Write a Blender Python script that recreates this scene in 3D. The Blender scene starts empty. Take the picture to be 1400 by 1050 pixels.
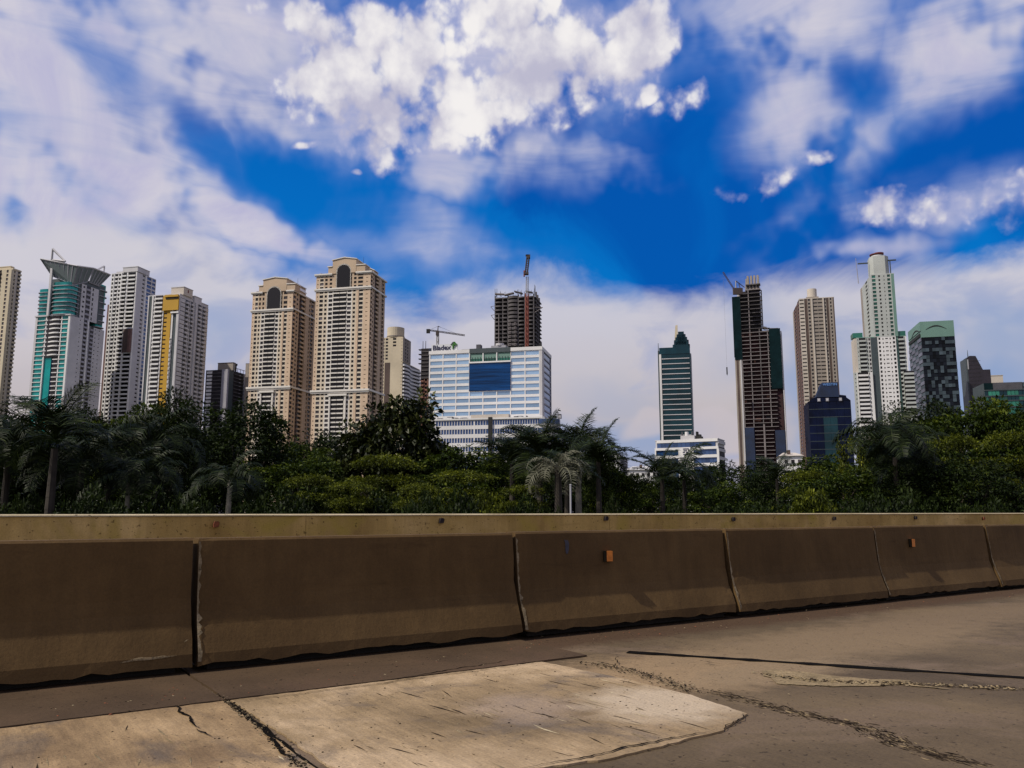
import bpy, math, random
import numpy as np
from math import sin, cos, tan, pi, radians, atan, atan2, degrees, sqrt, floor
rnd = random.Random(7)
S = bpy.context.scene
COL = S.collection

# ------------------------------------------------------------------ camera, light, sky
F = 1130.0; CH = 1.25
PT = atan(175 / F); CP, SP = cos(PT), sin(PT)
cam = bpy.data.cameras.new('camera'); camo = bpy.data.objects.new('camera', cam); COL.objects.link(camo)
camo.location = (0, 0, CH); camo.rotation_euler = (pi / 2 + PT, 0, 0)
cam.sensor_width = 36; cam.lens = F / 1400 * 36; cam.clip_start = .1; cam.clip_end = 6000
S.camera = camo
S.view_settings.view_transform = 'Standard'; S.view_settings.look = 'None'
S.view_settings.gamma = 1; S.view_settings.exposure = 0; S.view_settings.use_curve_mapping = False
SUN_EL = 47.0; SUN_X, SUN_Y = -.90, -.44
sl = bpy.data.lights.new('sun', 'SUN'); sl.energy = 4.5; sl.angle = radians(.55); sl.color = (1, .92, .79)
so = bpy.data.objects.new('sun', sl); COL.objects.link(so)
so.rotation_euler = (pi / 2 - radians(SUN_EL), 0, atan2(SUN_Y, SUN_X) + pi / 2)
so.location = (-20, -10, 30)

def ray(x, y):
    dy = y - 525
    return (x - 700, F * CP + dy * SP, F * SP - dy * CP)
def PX(x, y, Y):
    r = ray(x, y); k = Y / r[1]
    return (r[0] * k, Y, CH + r[2] * k)
def GP(x, y, z=0):
    r = ray(x, y); k = (z - CH) / r[2]
    return (r[0] * k, r[1] * k)
def AE(x, y):
    r = ray(x, y)
    return degrees(atan2(r[0], r[1])), degrees(atan2(r[2], sqrt(r[0] ** 2 + r[1] ** 2)))

W = bpy.data.worlds.new('World'); S.world = W; W.use_nodes = True
nt = W.node_tree; nt.nodes.clear()
def N(t, **kw):
    n = nt.nodes.new(t)
    for k, v in kw.items(): setattr(n, k, v)
    return n
def L(a, b): nt.links.new(a, b)
def M(op, a, b=None, clamp=False):
    n = N('ShaderNodeMath', operation=op); n.use_clamp = clamp
    for i, v in enumerate((a, b)):
        if v is None: continue
        if isinstance(v, (int, float)): n.inputs[i].default_value = v
        else: L(v, n.inputs[i])
    return n.outputs[0]
def MR(v, a, b, c=0., d=1., smooth=True):
    n = N('ShaderNodeMapRange'); n.interpolation_type = 'SMOOTHSTEP' if smooth else 'LINEAR'; n.clamp = True
    L(v, n.inputs[0])
    for i, q in enumerate((a, b, c, d)): n.inputs[i + 1].default_value = q
    return n.outputs[0]
def MIX(f, a, b):
    n = N('ShaderNodeMix', data_type='RGBA')
    if isinstance(f, (int, float)): n.inputs[0].default_value = f
    else: L(f, n.inputs[0])
    for i, v in ((6, a), (7, b)):
        if isinstance(v, tuple): n.inputs[i].default_value = (*v, 1)
        else: L(v, n.inputs[i])
    return n.outputs[2]
tc = N('ShaderNodeTexCoord'); sx = N('ShaderNodeSeparateXYZ'); L(tc.outputs['Generated'], sx.inputs[0])
az = M('MULTIPLY', M('ARCTAN2', sx.outputs[0], sx.outputs[1]), 180 / pi)
el = M('MULTIPLY', M('ARCSINE', sx.outputs[2]), 180 / pi)
cb = N('ShaderNodeCombineXYZ'); L(az, cb.inputs[0]); L(el, cb.inputs[1])
UV = cb.outputs[0]
def noise(scale, detail=6, rough=.55, dist=0., sc=(1, 1, 1), rot=0., off=(0, 0, 0), src=None):
    mp = N('ShaderNodeMapping'); mp.inputs['Scale'].default_value = sc; mp.inputs['Rotation'].default_value = (0, 0, rot)
    mp.inputs['Location'].default_value = off
    L(src or UV, mp.inputs[0])
    n = N('ShaderNodeTexNoise'); n.noise_dimensions = '2D'; n.inputs['Scale'].default_value = scale; n.inputs['Detail'].default_value = detail
    n.inputs['Roughness'].default_value = rough; n.inputs['Distortion'].default_value = dist
    L(mp.outputs[0], n.inputs['Vector']); return n
def warp(src, scale, amp, detail=4):
    n = noise(scale, detail, .6, src=src)
    a = N('ShaderNodeVectorMath', operation='SUBTRACT'); L(n.outputs['Color'], a.inputs[0]); a.inputs[1].default_value = (.5, .5, .5)
    b = N('ShaderNodeVectorMath', operation='SCALE'); L(a.outputs[0], b.inputs[0]); b.inputs['Scale'].default_value = amp
    c = N('ShaderNodeVectorMath', operation='ADD'); L(src, c.inputs[0]); L(b.outputs[0], c.inputs[1])
    return c.outputs[0]
def ell(src, x, y, rx, ry, rot=0, s=1., soft=1.):
    """soft elliptical cloud field centred where the photograph shows the cloud; rot in degrees, clockwise on the picture"""
    a, e = AE(x, y)
    mp = N('ShaderNodeMapping', vector_type='TEXTURE')
    mp.inputs['Location'].default_value = (a, e, 0); mp.inputs['Rotation'].default_value = (0, 0, -radians(rot))
    mp.inputs['Scale'].default_value = (rx * .047, ry * .047, 1)
    L(src, mp.inputs[0])
    v = N('ShaderNodeVectorMath', operation='LENGTH'); L(mp.outputs[0], v.inputs[0])
    return MR(v.outputs['Value'], 1 + .6 * soft, 1 - .75 * soft, 0, s)
def union(lst):
    r = lst[0]
    for q in lst[1:]: r = M('MAXIMUM', r, q)
    return r
def acc(lst):
    r = lst[0]
    for q in lst[1:]: r = M('ADD', r, q)
    return r
UV1 = warp(UV, .09, 5.0, 4)      # large swirls
UV2 = warp(UV, .16, 3.0, 2)      # cauliflower edges
# veil (thin, lilac white)
veil = union([ell(UV1, *a) for a in [
    (40, 330, 330, 230, 0, 1.0), (60, 60, 200, 90, 0, 1.0), (230, 150, 150, 120, 20, .95), (290, 60, 170, 110, 0, .82), (320, 300, 190, 42, 17, .95),
    (200, 250, 140, 60, 30, 1.0), (450, 170, 150, 120, 20, .55), (640, 215, 250, 66, 5, .78), (800, 225, 150, 40, 12, .68), (600, 330, 160, 72, 25, .60), (540, 290, 150, 40, 10, .6),
    (1060, 40, 210, 110, 0, .78), (1085, 160, 120, 85, 20, .70), (1165, 200, 230, 50, -62, .72), (1330, 50, 190, 75, -15, .85),
    (1160, 285, 150, 40, -12, .66), (1320, 275, 130, 46, 5, .7), (1080, 320, 110, 40, -50, .42), (1200, 335, 120, 24, 4, .7), (740, 70, 330, 150, 0, .62),
    (470, 30, 150, 70, 0, .5), (1350, 260, 130, 40, 0, .5), (200, 330, 240, 30, 5, 1.0), (260, 350, 200, 40, 4, .85), (130, 180, 200, 130, 10, .95), (330, 130, 150, 90, 25, .8), (500, 330, 150, 60, 10, .42), (700, 330, 260, 60, 0, .22)]])
holes = union([ell(UV1, *a) for a in [
    (420, 245, 150, 42, 17, 1.0), (290, 200, 95, 26, 25, .75), (160, 110, 110, 30, 38, .34), (190, 310, 90, 18, 12, .35), (850, 300, 190, 60, 8, .8), (960, 140, 70, 80, 20, .6), (620, 370, 140, 24, 0, .3),
    (1240, 250, 110, 60, 0, .55), (1170, 115, 42, 30, 20, .6)]])
st = noise(.15, 8, .56, .5, sc=(.45, 2.2, 1), rot=.22)
vb = noise(.11, 5, .55, .8, off=(3, 9, 0))
vd = M('MULTIPLY', veil, M('SUBTRACT', 1.0, holes))
vd = M('ADD', vd, M('MULTIPLY', M('SUBTRACT', st.outputs[0], .5), M('MULTIPLY', vd, .8)))
vd = M('ADD', vd, M('MULTIPLY', M('SUBTRACT', vb.outputs[0], .5), .34), clamp=True)
# elsewhere on the dome: unseen denser veil, added to whiten the ambient light
out_az = MR(M('ABSOLUTE', az), 32, 48); out_el = MR(el, 37, 50)
outside = M('MAXIMUM', out_az, out_el)
gen = MR(noise(.035, 6, .55, .5, off=(40, 12, 0)).outputs[0], .30, .52)
vd = M('MAXIMUM', vd, M('MULTIPLY', outside, M('MULTIPLY', gen, .97)))
# cumulus
cum = union([ell(UV2, *a) for a in [
    (470, 110, 100, 75, 20, 1.), (560, 60, 130, 80, 0, 1.), (650, 130, 150, 60, -8, 1.), (760, 70, 130, 90, -25, 1.), (860, 60, 90, 62, -30, .95), (690, 30, 120, 60, 0, .95),
    (515, 190, 50, 55, 10, 1.), (450, 60, 90, 40, 10, .9), (600, 185, 120, 30, -5, .8), (700, 175, 110, 34, -10, .75), (940, 134, 46, 22, -15, .60), (425, 204, 26, 9, 0, .8), (483, 240, 13, 8, 0, .75),
    (1035, 268, 60, 26, -25, .60), (1225, 290, 80, 28, 15, .58), (1345, 280, 110, 40, 12, .72), (888, 128, 26, 12, 0, .7), (1115, 215, 26, 14, 0, .5),
    (1290, 268, 30, 22, 0, .5), (380, 30, 60, 30, 10, .45)]])
cn = noise(.40, 10, .55, 0, off=(5, 2, 1)); cn2 = noise(.12, 6, .55, 0, off=(11, 7, 0))
cd = M('ADD', cum, M('MULTIPLY', M('SUBTRACT', cn.outputs[0], .5), .8))
cd = M('ADD', cd, M('MULTIPLY', M('SUBTRACT', cn2.outputs[0], .5), 1.1))
UVv = warp(UV, .5, 1.2, 3)
def vor(scale):
    n = N('ShaderNodeTexVoronoi', feature='SMOOTH_F1'); n.voronoi_dimensions = '2D'; n.inputs['Scale'].default_value = scale; n.inputs['Smoothness'].default_value = .25
    L(UVv, n.inputs['Vector']); return n.outputs['Distance']
v1, v2, v3 = vor(.30), vor(.75), vor(1.7)
bil = M('ADD', M('ADD', M('MULTIPLY', M('SUBTRACT', .42, v1), .75), M('MULTIPLY', M('SUBTRACT', .42, v2), .40)), M('MULTIPLY', M('SUBTRACT', .42, v3), .14))
cd = M('MULTIPLY', MR(M('ADD', cd, bil), .28, .92), MR(cum, .0, .2))
# horizon bank
bk = noise(.10, 7, .55, .4, sc=(.8, 1.6, 1), off=(2, 6, 0))
edge = M('ADD', el, M('MULTIPLY', M('SUBTRACT', bk.outputs[0], .5), 9.0))
tilt = MR(az, -27, -15, 2.6, 0.); tilt2 = MR(az, 12, 24, 0., 1.2)
edge = M('ADD', M('SUBTRACT', M('SUBTRACT', edge, tilt), tilt2), MR(az, -2, 8, 0., 1.6))
bd = M('MULTIPLY', MR(edge, 17.2, 13.6), .93)
# colours
sky = N('ShaderNodeTexSky', sky_type='NISHITA'); sky.sun_disc = False
sky.sun_elevation = radians(SUN_EL); sky.sun_rotation = atan2(SUN_X, SUN_Y); sky.ozone_density = 4; sky.air_density = .8; sky.dust_density = .1
hs = N('ShaderNodeHueSaturation'); hs.inputs['Hue'].default_value = .493; hs.inputs['Saturation'].default_value = 1.7; hs.inputs['Value'].default_value = 1.0; L(sky.outputs[0], hs.inputs['Color'])
bn = noise(.07, 5, .55, .5, off=(17, 2, 9))
blue = MIX(MR(bn.outputs[0], .40, .62, 0., .75), MIX(.85, hs.outputs[0], MIX(MR(el, 10, 34), (.02, 1.75, 5.9), (.02, 1.05, 4.9))), (.01, .74, 3.9))
cl_n = noise(.075, 7, .6, .5, off=(8, 3, 2))
K = 10.0
def c3(r, g, b): return (r * K, g * K, b * K)
vcol = MIX(MR(vd, .2, 1.0), c3(.24, .34, .66), c3(.66, .63, .70))
vcol = MIX(MR(cl_n.outputs[0], .35, .65), vcol, MIX(MR(vd, .5, 1.), vcol, c3(.47, .46, .66)))
vop = MR(vd, .08, .95, 0, .96)
c = MIX(vop, blue, vcol)
bcol = MIX(MR(el, 4, 15), c3(.56, .49, .475), c3(.62, .60, .66))
bn2 = noise(.13, 6, .55, .4, sc=(.6, 1.5, 1), off=(31, 16, 4))
bcol = MIX(MR(bn2.outputs[0], .48, .66, 0, .75), bcol, c3(.40, .43, .60))
lowb = union([ell(UV1, *a) for a in [(870, 600, 150, 36, 0, .75), (1120, 560, 70, 110, 0, .8), (1400, 480, 120, 60, 8, .7), (1340, 540, 100, 60, 0, .9), (300, 460, 60, 40, 0, .5), (1020, 460, 60, 60, 0, .4), (840, 540, 80, 40, 0, .3)]])
bcol = MIX(lowb, bcol, c3(.26, .36, .58))
puff = union([ell(UV2, *a) for a in [(885, 585, 42, 22, 0, .9), (985, 595, 60, 30, 0, 1.), (700, 590, 60, 30, 0, .3)]])
bcol = MIX(M('MULTIPLY', MR(puff, .3, .7), .7), bcol, c3(.60, .53, .54))
c = MIX(bd, c, bcol)
shn = noise(.16, 7, .55, 0, off=(1, 1, 7))
shv = M('ADD', shn.outputs[0], M('MULTIPLY', bil, .30))
ccol = MIX(MR(shv, .30, .72), c3(.50, .49, .62), c3(.90, .87, .86))
ccol = MIX(MR(cd, .2, .95), c3(.50, .50, .70), ccol)
c = MIX(cd, c, ccol)
# thin air-light near the ground line and a plain dark floor below
c = MIX(MR(el, -.6, -3), c, c3(.16, .15, .13))
bg = N('ShaderNodeBackground'); bg.inputs['Strength'].default_value = .1; L(c, bg.inputs[0])
wo = N('ShaderNodeOutputWorld'); L(bg.outputs[0], wo.inputs[0])
W.cycles.sampling_method = 'MANUAL'; W.cycles.sample_map_resolution = 512

# ------------------------------------------------------------------ materials
MATS = {}
def mat(name, base, rough=.8, metal=0., var=.0, scale=.3, bump=0., spec=.5, obrand=0., base2=None, streak=None, coord='Object', detail=6, emit=None):
    m = bpy.data.materials.new(name); m.use_nodes = True; t = m.node_tree; b = t.nodes['Principled BSDF']
    b.inputs['Roughness'].default_value = rough; b.inputs['Metallic'].default_value = metal
    b.inputs['Specular IOR Level'].default_value = spec
    b.inputs['Base Color'].default_value = (*base, 1)
    src = None
    if var or base2 or bump:
        geo = t.nodes.new('ShaderNodeNewGeometry'); mp = t.nodes.new('ShaderNodeMapping')
        t.links.new(geo.outputs['Position'], mp.inputs[0])
        if streak: mp.inputs['Scale'].default_value = streak
        n = t.nodes.new('ShaderNodeTexNoise'); n.inputs['Scale'].default_value = scale; n.inputs['Detail'].default_value = detail; n.inputs['Roughness'].default_value = .6
        t.links.new(mp.outputs[0], n.inputs['Vector'])
        r = t.nodes.new('ShaderNodeValToRGB')
        r.color_ramp.elements[0].position = .35; r.color_ramp.elements[1].position = .65
        b2 = base2 or tuple(v * (1 - var) for v in base); b1 = base if base2 else tuple(min(1, v * (1 + var)) for v in base)
        r.color_ramp.elements[0].color = (*b2, 1); r.color_ramp.elements[1].color = (*b1, 1)
        t.links.new(n.outputs[0], r.inputs[0]); src = r.outputs[0]
        if bump:
            bp = t.nodes.new('ShaderNodeBump'); bp.inputs['Strength'].default_value = bump; bp.inputs['Distance'].default_value = .02
            n2 = t.nodes.new('ShaderNodeTexNoise'); n2.inputs['Scale'].default_value = scale * 8; n2.inputs['Detail'].default_value = 8
            t.links.new(mp.outputs[0], n2.inputs['Vector']); t.links.new(n2.outputs[0], bp.inputs['Height']); t.links.new(bp.outputs[0], b.inputs['Normal'])
    if obrand:
        oi = t.nodes.new('ShaderNodeObjectInfo'); mr = t.nodes.new('ShaderNodeMapRange'); pw_ = t.nodes.new('ShaderNodeMath'); pw_.operation = 'POWER'; pw_.inputs[1].default_value = 9 if obrand > .7 else 1
        t.links.new(oi.outputs['Random'], pw_.inputs[0])
        mr.inputs[3].default_value = 1 - obrand if obrand < .7 else .9; mr.inputs[4].default_value = 1 + obrand if obrand < .7 else 16
        t.links.new(pw_.outputs[0], mr.inputs[0])
        vm = t.nodes.new('ShaderNodeVectorMath'); vm.operation = 'SCALE'; t.links.new(mr.outputs[0], vm.inputs['Scale'])
        if src: t.links.new(src, vm.inputs[0])
        else: vm.inputs[0].default_value = base
        src = vm.outputs[0]
    if src: t.links.new(src, b.inputs['Base Color'])
    MATS[name] = m; return m
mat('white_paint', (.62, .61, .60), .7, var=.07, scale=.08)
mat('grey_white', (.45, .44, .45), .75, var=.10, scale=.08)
mat('lilac_grey', (.28, .275, .31), .75, var=.12, scale=.1)
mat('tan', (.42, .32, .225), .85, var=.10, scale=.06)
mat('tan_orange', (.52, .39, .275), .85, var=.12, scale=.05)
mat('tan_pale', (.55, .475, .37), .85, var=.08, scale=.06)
mat('trim_white', (.60, .57, .52), .7)
mat('cream', (.50, .43, .31), .85, var=.10, scale=.05)
mat('beige', (.27, .235, .20), .85, var=.12, scale=.05)
mat('beige_pale', (.47, .42, .36), .85, var=.08, scale=.05)
mat('brown_dark', (.075, .05, .042), .85, var=.2, scale=.1)
mat('brown_frame', (.13, .07, .06), .8, var=.2, scale=.1)
mat('yellow', (.42, .235, .008), .7, var=.07, scale=.05)
mat('green_white', (.37, .39, .37), .7, var=.1, scale=.06)
mat('mint', (.12, .22, .18), .6, var=.08, scale=.06)
mat('slate', (.04, .055, .06), .5, var=.1)
mat('raw_concrete', (.085, .078, .08), .9, var=.3, scale=.15)
mat('raw_light', (.17, .15, .15), .9, var=.2, scale=.15)
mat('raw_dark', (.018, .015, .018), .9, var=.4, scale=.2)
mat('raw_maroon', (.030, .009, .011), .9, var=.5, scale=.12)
mat('raw_brick', (.17, .08, .055), .9, var=.4, scale=.3)
mat('roof_dark', (.06, .06, .07), .8, var=.2)
mat('roof_grey', (.30, .30, .32), .8, var=.15)
mat('gl_dark', (.008, .007, .008), .25, 0., spec=.35, obrand=.8)
mat('gl_warm', (.018, .011, .010), .3, 0., spec=.3, obrand=.8)
mat('gl_teal', (.012, .20, .19), .2, .35, spec=.6, obrand=.35, var=.5, scale=.12)
mat('gl_teal_flat', (.0, .25, .24), .22, .3, spec=.5, var=.25, scale=.1)
mat('gl_teal_dark', (.003, .030, .042), .18, .35, spec=.5, var=.45, scale=.06)
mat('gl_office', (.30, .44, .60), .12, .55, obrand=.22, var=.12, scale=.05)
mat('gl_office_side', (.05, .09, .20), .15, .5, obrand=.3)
mat('gl_blue', (.002, .035, .125), .35, .1, spec=.25, var=.5, scale=.25, streak=(.15, .15, 3))
mat('wedge_dark', (.016, .012, .018), .5, var=.3, scale=.1)
mat('gl_navy', (.002, .005, .022), .35, 0, spec=.15, var=.5, scale=.08)
mat('gl_green', (.02, .11, .08), .2, .3, obrand=.5)
mat('gl_green_bright', (.03, .19, .13), .3, .2, obrand=.2)  # green glass in a brighter tone
mat('net_green', (.003, .013, .016), .95, spec=.1, var=.3, scale=.15)
mat('net_blue', (.002, .012, .045), .7, var=.35, scale=.12)
mat('check_dark', (.006, .008, .013), .6, 0, spec=.12, obrand=.65)
mat('check_light', (.05, .07, .085), .5, 0, spec=.2, obrand=.35)
mat('check_lilac', (.12, .125, .165), .5, .1, obrand=.3)
mat('crane_red', (.22, .055, .035), .7, var=.2)
mat('crane_dark', (.05, .035, .03), .7)
mat('crane_steel', (.28, .27, .26), .6)
mat('sign_white', (.55, .56, .58), .6)
mat('sign_navy', (.012, .012, .05), .5)
mat('sign_pale_blue', (.10, .22, .5), .5)
mat('emblem_green', (.05, .19, .03), .6)
mat('sail_slate', (.13, .16, .165), .5, .2)
mat('black', (.01, .01, .01), .8)
mat('red_roof', (.12, .02, .018), .7)
mat('steel_pale', (.6, .6, .6), .4, .3)

# ------------------------------------------------------------------ mesh helpers
class MB:
    def __init__(s): s.v = []; s.f = []; s.m = []; s.mats = []
    def mi(s, m):
        if m not in s.mats: s.mats.append(m)
        return s.mats.index(m)
    def add(s, vs, fs, m):
        b = len(s.v); s.v += vs; k = s.mi(m)
        for f in fs: s.f.append(tuple(b + i for i in f)); s.m.append(k)
    def box(s, x0, x1, y0, y1, z0, z1, m, fr=None):
        vs = [(x, y, z) for z in (z0, z1) for y in (y0, y1) for x in (x0, x1)]
        if fr: vs = [fr(*v) for v in vs]
        fs = [(0, 2, 3, 1), (4, 5, 7, 6), (0, 1, 5, 4), (2, 6, 7, 3), (0, 4, 6, 2), (1, 3, 7, 5)]
        s.add(vs, fs, m)
    def prism(s, pts, z0, z1, m, fr=None):
        n = len(pts); vs = [(x, y, z0) for x, y in pts] + [(x, y, z1) for x, y in pts]
        if fr: vs = [fr(*v) for v in vs]
        s.add(vs, [tuple(range(n))[::-1], tuple(range(n, 2 * n))] + [(i, (i + 1) % n, n + (i + 1) % n, n + i) for i in range(n)], m)
    def extr(s, pts, d0, d1, m, fr):
        """polygon (t, z) extruded from depth d0 to d1 in frame fr(t, n, z)"""
        n = len(pts); vs = [fr(t, d0, z) for t, z in pts] + [fr(t, d1, z) for t, z in pts]
        s.add(vs, [tuple(range(n)), tuple(range(n, 2 * n))[::-1]] + [(i, n + i, n + (i + 1) % n, (i + 1) % n) for i in range(n)], m)
    def tube(s, p, q, r0, r1, m, n=6):
        p = np.array(p, float); q = np.array(q, float); d = q - p; ln = np.linalg.norm(d)
        if ln < 1e-6: return
        d /= ln; a = np.cross(d, (0, 0, 1.)); 
        if np.linalg.norm(a) < 1e-3: a = np.array((1., 0, 0))
        a /= np.linalg.norm(a); b = np.cross(d, a)
        vs = []
        for c_, r in ((p, r0), (q, r1)):
            for i in range(n):
                g = 2 * pi * i / n; vs.append(tuple(c_ + r * (a * cos(g) + b * sin(g))))
        s.add(vs, [(i, (i + 1) % n, n + (i + 1) % n, n + i) for i in range(n)] + [tuple(range(n))[::-1], tuple(range(n, 2 * n))], m)
    def cyl(s, x, y, z0, z1, r, m, n=16, a0=0, fr=None):
        s.prism([(x + r * cos(a0 + 2 * pi * i / n), y + r * sin(a0 + 2 * pi * i / n)) for i in range(n)], z0, z1, m, fr)
    def mesh(s, name, off=(0, 0, 0)):
        me = bpy.data.meshes.new(name)
        me.from_pydata([(x - off[0], y - off[1], z - off[2]) for x, y, z in s.v], [], s.f)
        for m in s.mats: me.materials.append(MATS[m])
        me.polygons.foreach_set('material_index', s.m); me.update()
        return me
    def obj(s, name, parent=None, off=None, **props):
        o0 = tuple(parent.location) if parent is not None and off is None else (off or (0, 0, 0))
        o = bpy.data.objects.new(name, s.mesh(name, o0)); COL.objects.link(o)
        if parent is not None: o.parent = parent
        elif off: o.location = off
        for k, v in props.items(): o[k] = v
        return o
def empty(name, loc, label, cat, group=None, rz=0):
    o = bpy.data.objects.new(name, None); COL.objects.link(o); o.location = loc; o.rotation_euler = (0, 0, rz)
    o['label'] = label; o['category'] = cat
    if group: o['group'] = group
    return o
BOXC = {}
def boxmesh(name, dx, dy, dz, m):
    key = (name, round(dx, 2), round(dy, 2), round(dz, 2), m)
    if key not in BOXC:
        b = MB(); b.box(-dx / 2, dx / 2, -dy / 2, dy / 2, -dz / 2, dz / 2, m); BOXC[key] = b.mesh(name)
    return BOXC[key]
GZ = -.5

# ------------------------------------------------------------------ buildings
TH = 13.0
class Bld:
    def __init__(s, name, label, cat, xc, yc, Y, th=TH, h=1, group=None, z0=GZ):
        s.Y = Y; s.h = h; t = radians(th)
        p = PX(xc, yc, Y); s.C = (p[0], p[1]); s.z0 = z0; s.ztop = p[2]
        s.Ld = (-h * cos(t), h * sin(t)); s.Rd = (sin(t), cos(t))
        s.root = empty(name, (p[0], p[1], z0), label, cat, group)
        s.buf = {}; s.pc = {}
    def pt(s, l, r): return (s.C[0] + s.Ld[0] * l + s.Rd[0] * r, s.C[1] + s.Ld[1] * l + s.Rd[1] * r)
    def F(s, x, y, off=0):
        """distance along the front, from the corner, at picture column x"""
        q = ray(x, y); k = q[0] / q[1]; o = s.pt(0, off)
        return (k * o[1] - o[0]) / (s.Ld[0] - k * s.Ld[1])
    def Sd(s, x, y, off=0):
        q = ray(x, y); k = q[0] / q[1]; o = s.pt(off, 0)
        return (k * o[1] - o[0]) / (s.Rd[0] - k * s.Rd[1])
    def z(s, y, l=0, r=0):
        q = ray(700, y); p = s.pt(l, r)[1]
        return CH + p * q[2] / q[1]
    def b(s, part='wall'):
        return s.buf.setdefault(part, MB())
    def fr(s, l0=0, r0=0):
        """frame (l, r, z) -> world"""
        return lambda a, b_, z: (*s.pt(l0 + a, r0 + b_), z)
    def block(s, l0, l1, r0, r1, z0, z1, m, part='wall', top=None):
        s.b(part).box(l0, l1, r0, r1, z0, z1, m, s.fr())
        if top: s.b('roof').box(l0 - .25, l1 + .25, r0 - .25, r1 + .25, z1 + .002, z1 + .5, top, s.fr())
    def piece(s, part, m, O, t, n, t0, t1, z0, z1, n0, n1):
        s.pc.setdefault(part, []).append((m, O, t, n, t0, t1, z0, z1, n0, n1))
    def face(s, which, a0, a1, z0, z1, nf, cols, off=0, T=.6, core=None, inset=True):
        """a facade: columns listed from left to right in the picture"""
        if which == 'F':
            rev = s.h == 1; n = (-s.Rd[0], -s.Rd[1]); d = s.Ld; O0 = s.pt(a1 if rev else a0, off)
        else:
            rev = s.h == -1; n = (-s.Ld[0], -s.Ld[1]); d = s.Rd; O0 = s.pt(off, a1 if rev else a0)
        t = (-d[0], -d[1]) if rev else d
        Wd = a1 - a0; fh = (z1 - z0) / nf
        fr = lambda a, b_, z: (O0[0] + t[0] * a + n[0] * b_, O0[1] + t[1] * a + n[1] * b_, z)
        tot = sum(c_[0] for c_ in cols); a = 0.; w = s.b()
        for c_ in cols:
            wd = c_[0] / tot * Wd; kind = c_[1]; m = c_[2] if len(c_) > 2 else 'white_paint'; o = c_[3] if len(c_) > 3 else {}
            g = o.get('g', 'gl_dark'); b0, b1 = a, a + wd; a = b1
            f0 = o.get('f0', 0); f1 = o.get('f1', nf)          # floors that carry the pattern
            if kind == 'w': w.box(b0, b1, -T, o.get('pr', 0), z0, z1, m, fr); continue
            if kind == 'd': s.b('glazing').box(b0, b1, -T, -T * .7, z0, z1, m, fr); continue
            if f0 > 0: w.box(b0, b1, -T, 0, z0, z0 + f0 * fh, m, fr)
            if f1 < nf: w.box(b0, b1, -T, 0, z0 + f1 * fh, z1, m, fr)
            if kind == 'W':
                fw = o.get('fw', .7); sl_, hd = o.get('sl', .28), o.get('hd', .12); pw = wd * (1 - fw) / 2
                zz0, zz1 = z0 + f0 * fh, z0 + f1 * fh
                if pw > .02:
                    w.box(b0, b0 + pw, -T, 0, zz0, zz1, m, fr); w.box(b1 - pw, b1, -T, 0, zz0, zz1, m, fr)
                ms = o.get('ms', m)
                for i in range(f0, f1):
                    zb = z0 + i * fh
                    w.box(b0 + pw, b1 - pw, -T, o.get('pr', -.02), zb - (hd * fh if i > f0 else 0), zb + sl_ * fh, ms, fr)
                    s.piece(o.get('part', 'window'), g, O0, t, n, b0 + pw, b1 - pw, zb + sl_ * fh, zb + (1 - hd) * fh, -T + .05, -T + .2)
                w.box(b0 + pw, b1 - pw, -T, o.get('pr', -.02), zz1 - hd * fh, zz1, ms, fr)
            elif kind == 'B':
                ph, pr = o.get('ph', .36), o.get('pr', .8); e = wd * o.get('e', .04)
                s.b('glazing').box(b0, b1, -T, -T * .6, z0 + f0 * fh, z0 + f1 * fh, g, fr)
                for i in range(f0, f1):
                    zb = z0 + i * fh
                    s.piece(o.get('part', 'balcony'), m, O0, t, n, b0 + e, b1 - e, zb, zb + ph * fh, -T * .6, pr)
                if o.get('mid'):
                    for j in range(1, o['mid']):
                        q = b0 + wd * j / o['mid']; w.box(q - .2, q + .2, -T * .6, pr * .4, z0 + f0 * fh, z0 + f1 * fh, o.get('mm', m), fr)
            elif kind == 'S':
                st_, pr = o.get('st', .14), o.get('pr', .3)
                s.b('glazing').box(b0, b1, -T, -.05, z0 + f0 * fh, z0 + f1 * fh, g, fr)
                for i in range(f0, f1):
                    zb = z0 + i * fh
                    s.piece('floor_slab', m, O0, t, n, b0, b1, zb, zb + st_ * fh, -.05, pr)
        if core: 
            if which == 'F': s.b('core').box(min(a0, a1) + .7, max(a0, a1) - .7, off + T + .01, off + T + 3, z0, z1, core, s.fr())
    def pier(s, which, a, w_, z0, z1, m, off=0, pr=.5, T=.6, part='pier'):
        if which == 'F': s.b(part).box(a - w_ / 2, a + w_ / 2, off - pr, off + T, z0, z1, m, s.fr())
        else: s.b(part).box(off - pr, off + T, a - w_ / 2, a + w_ / 2, z0, z1, m, s.fr())
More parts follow.
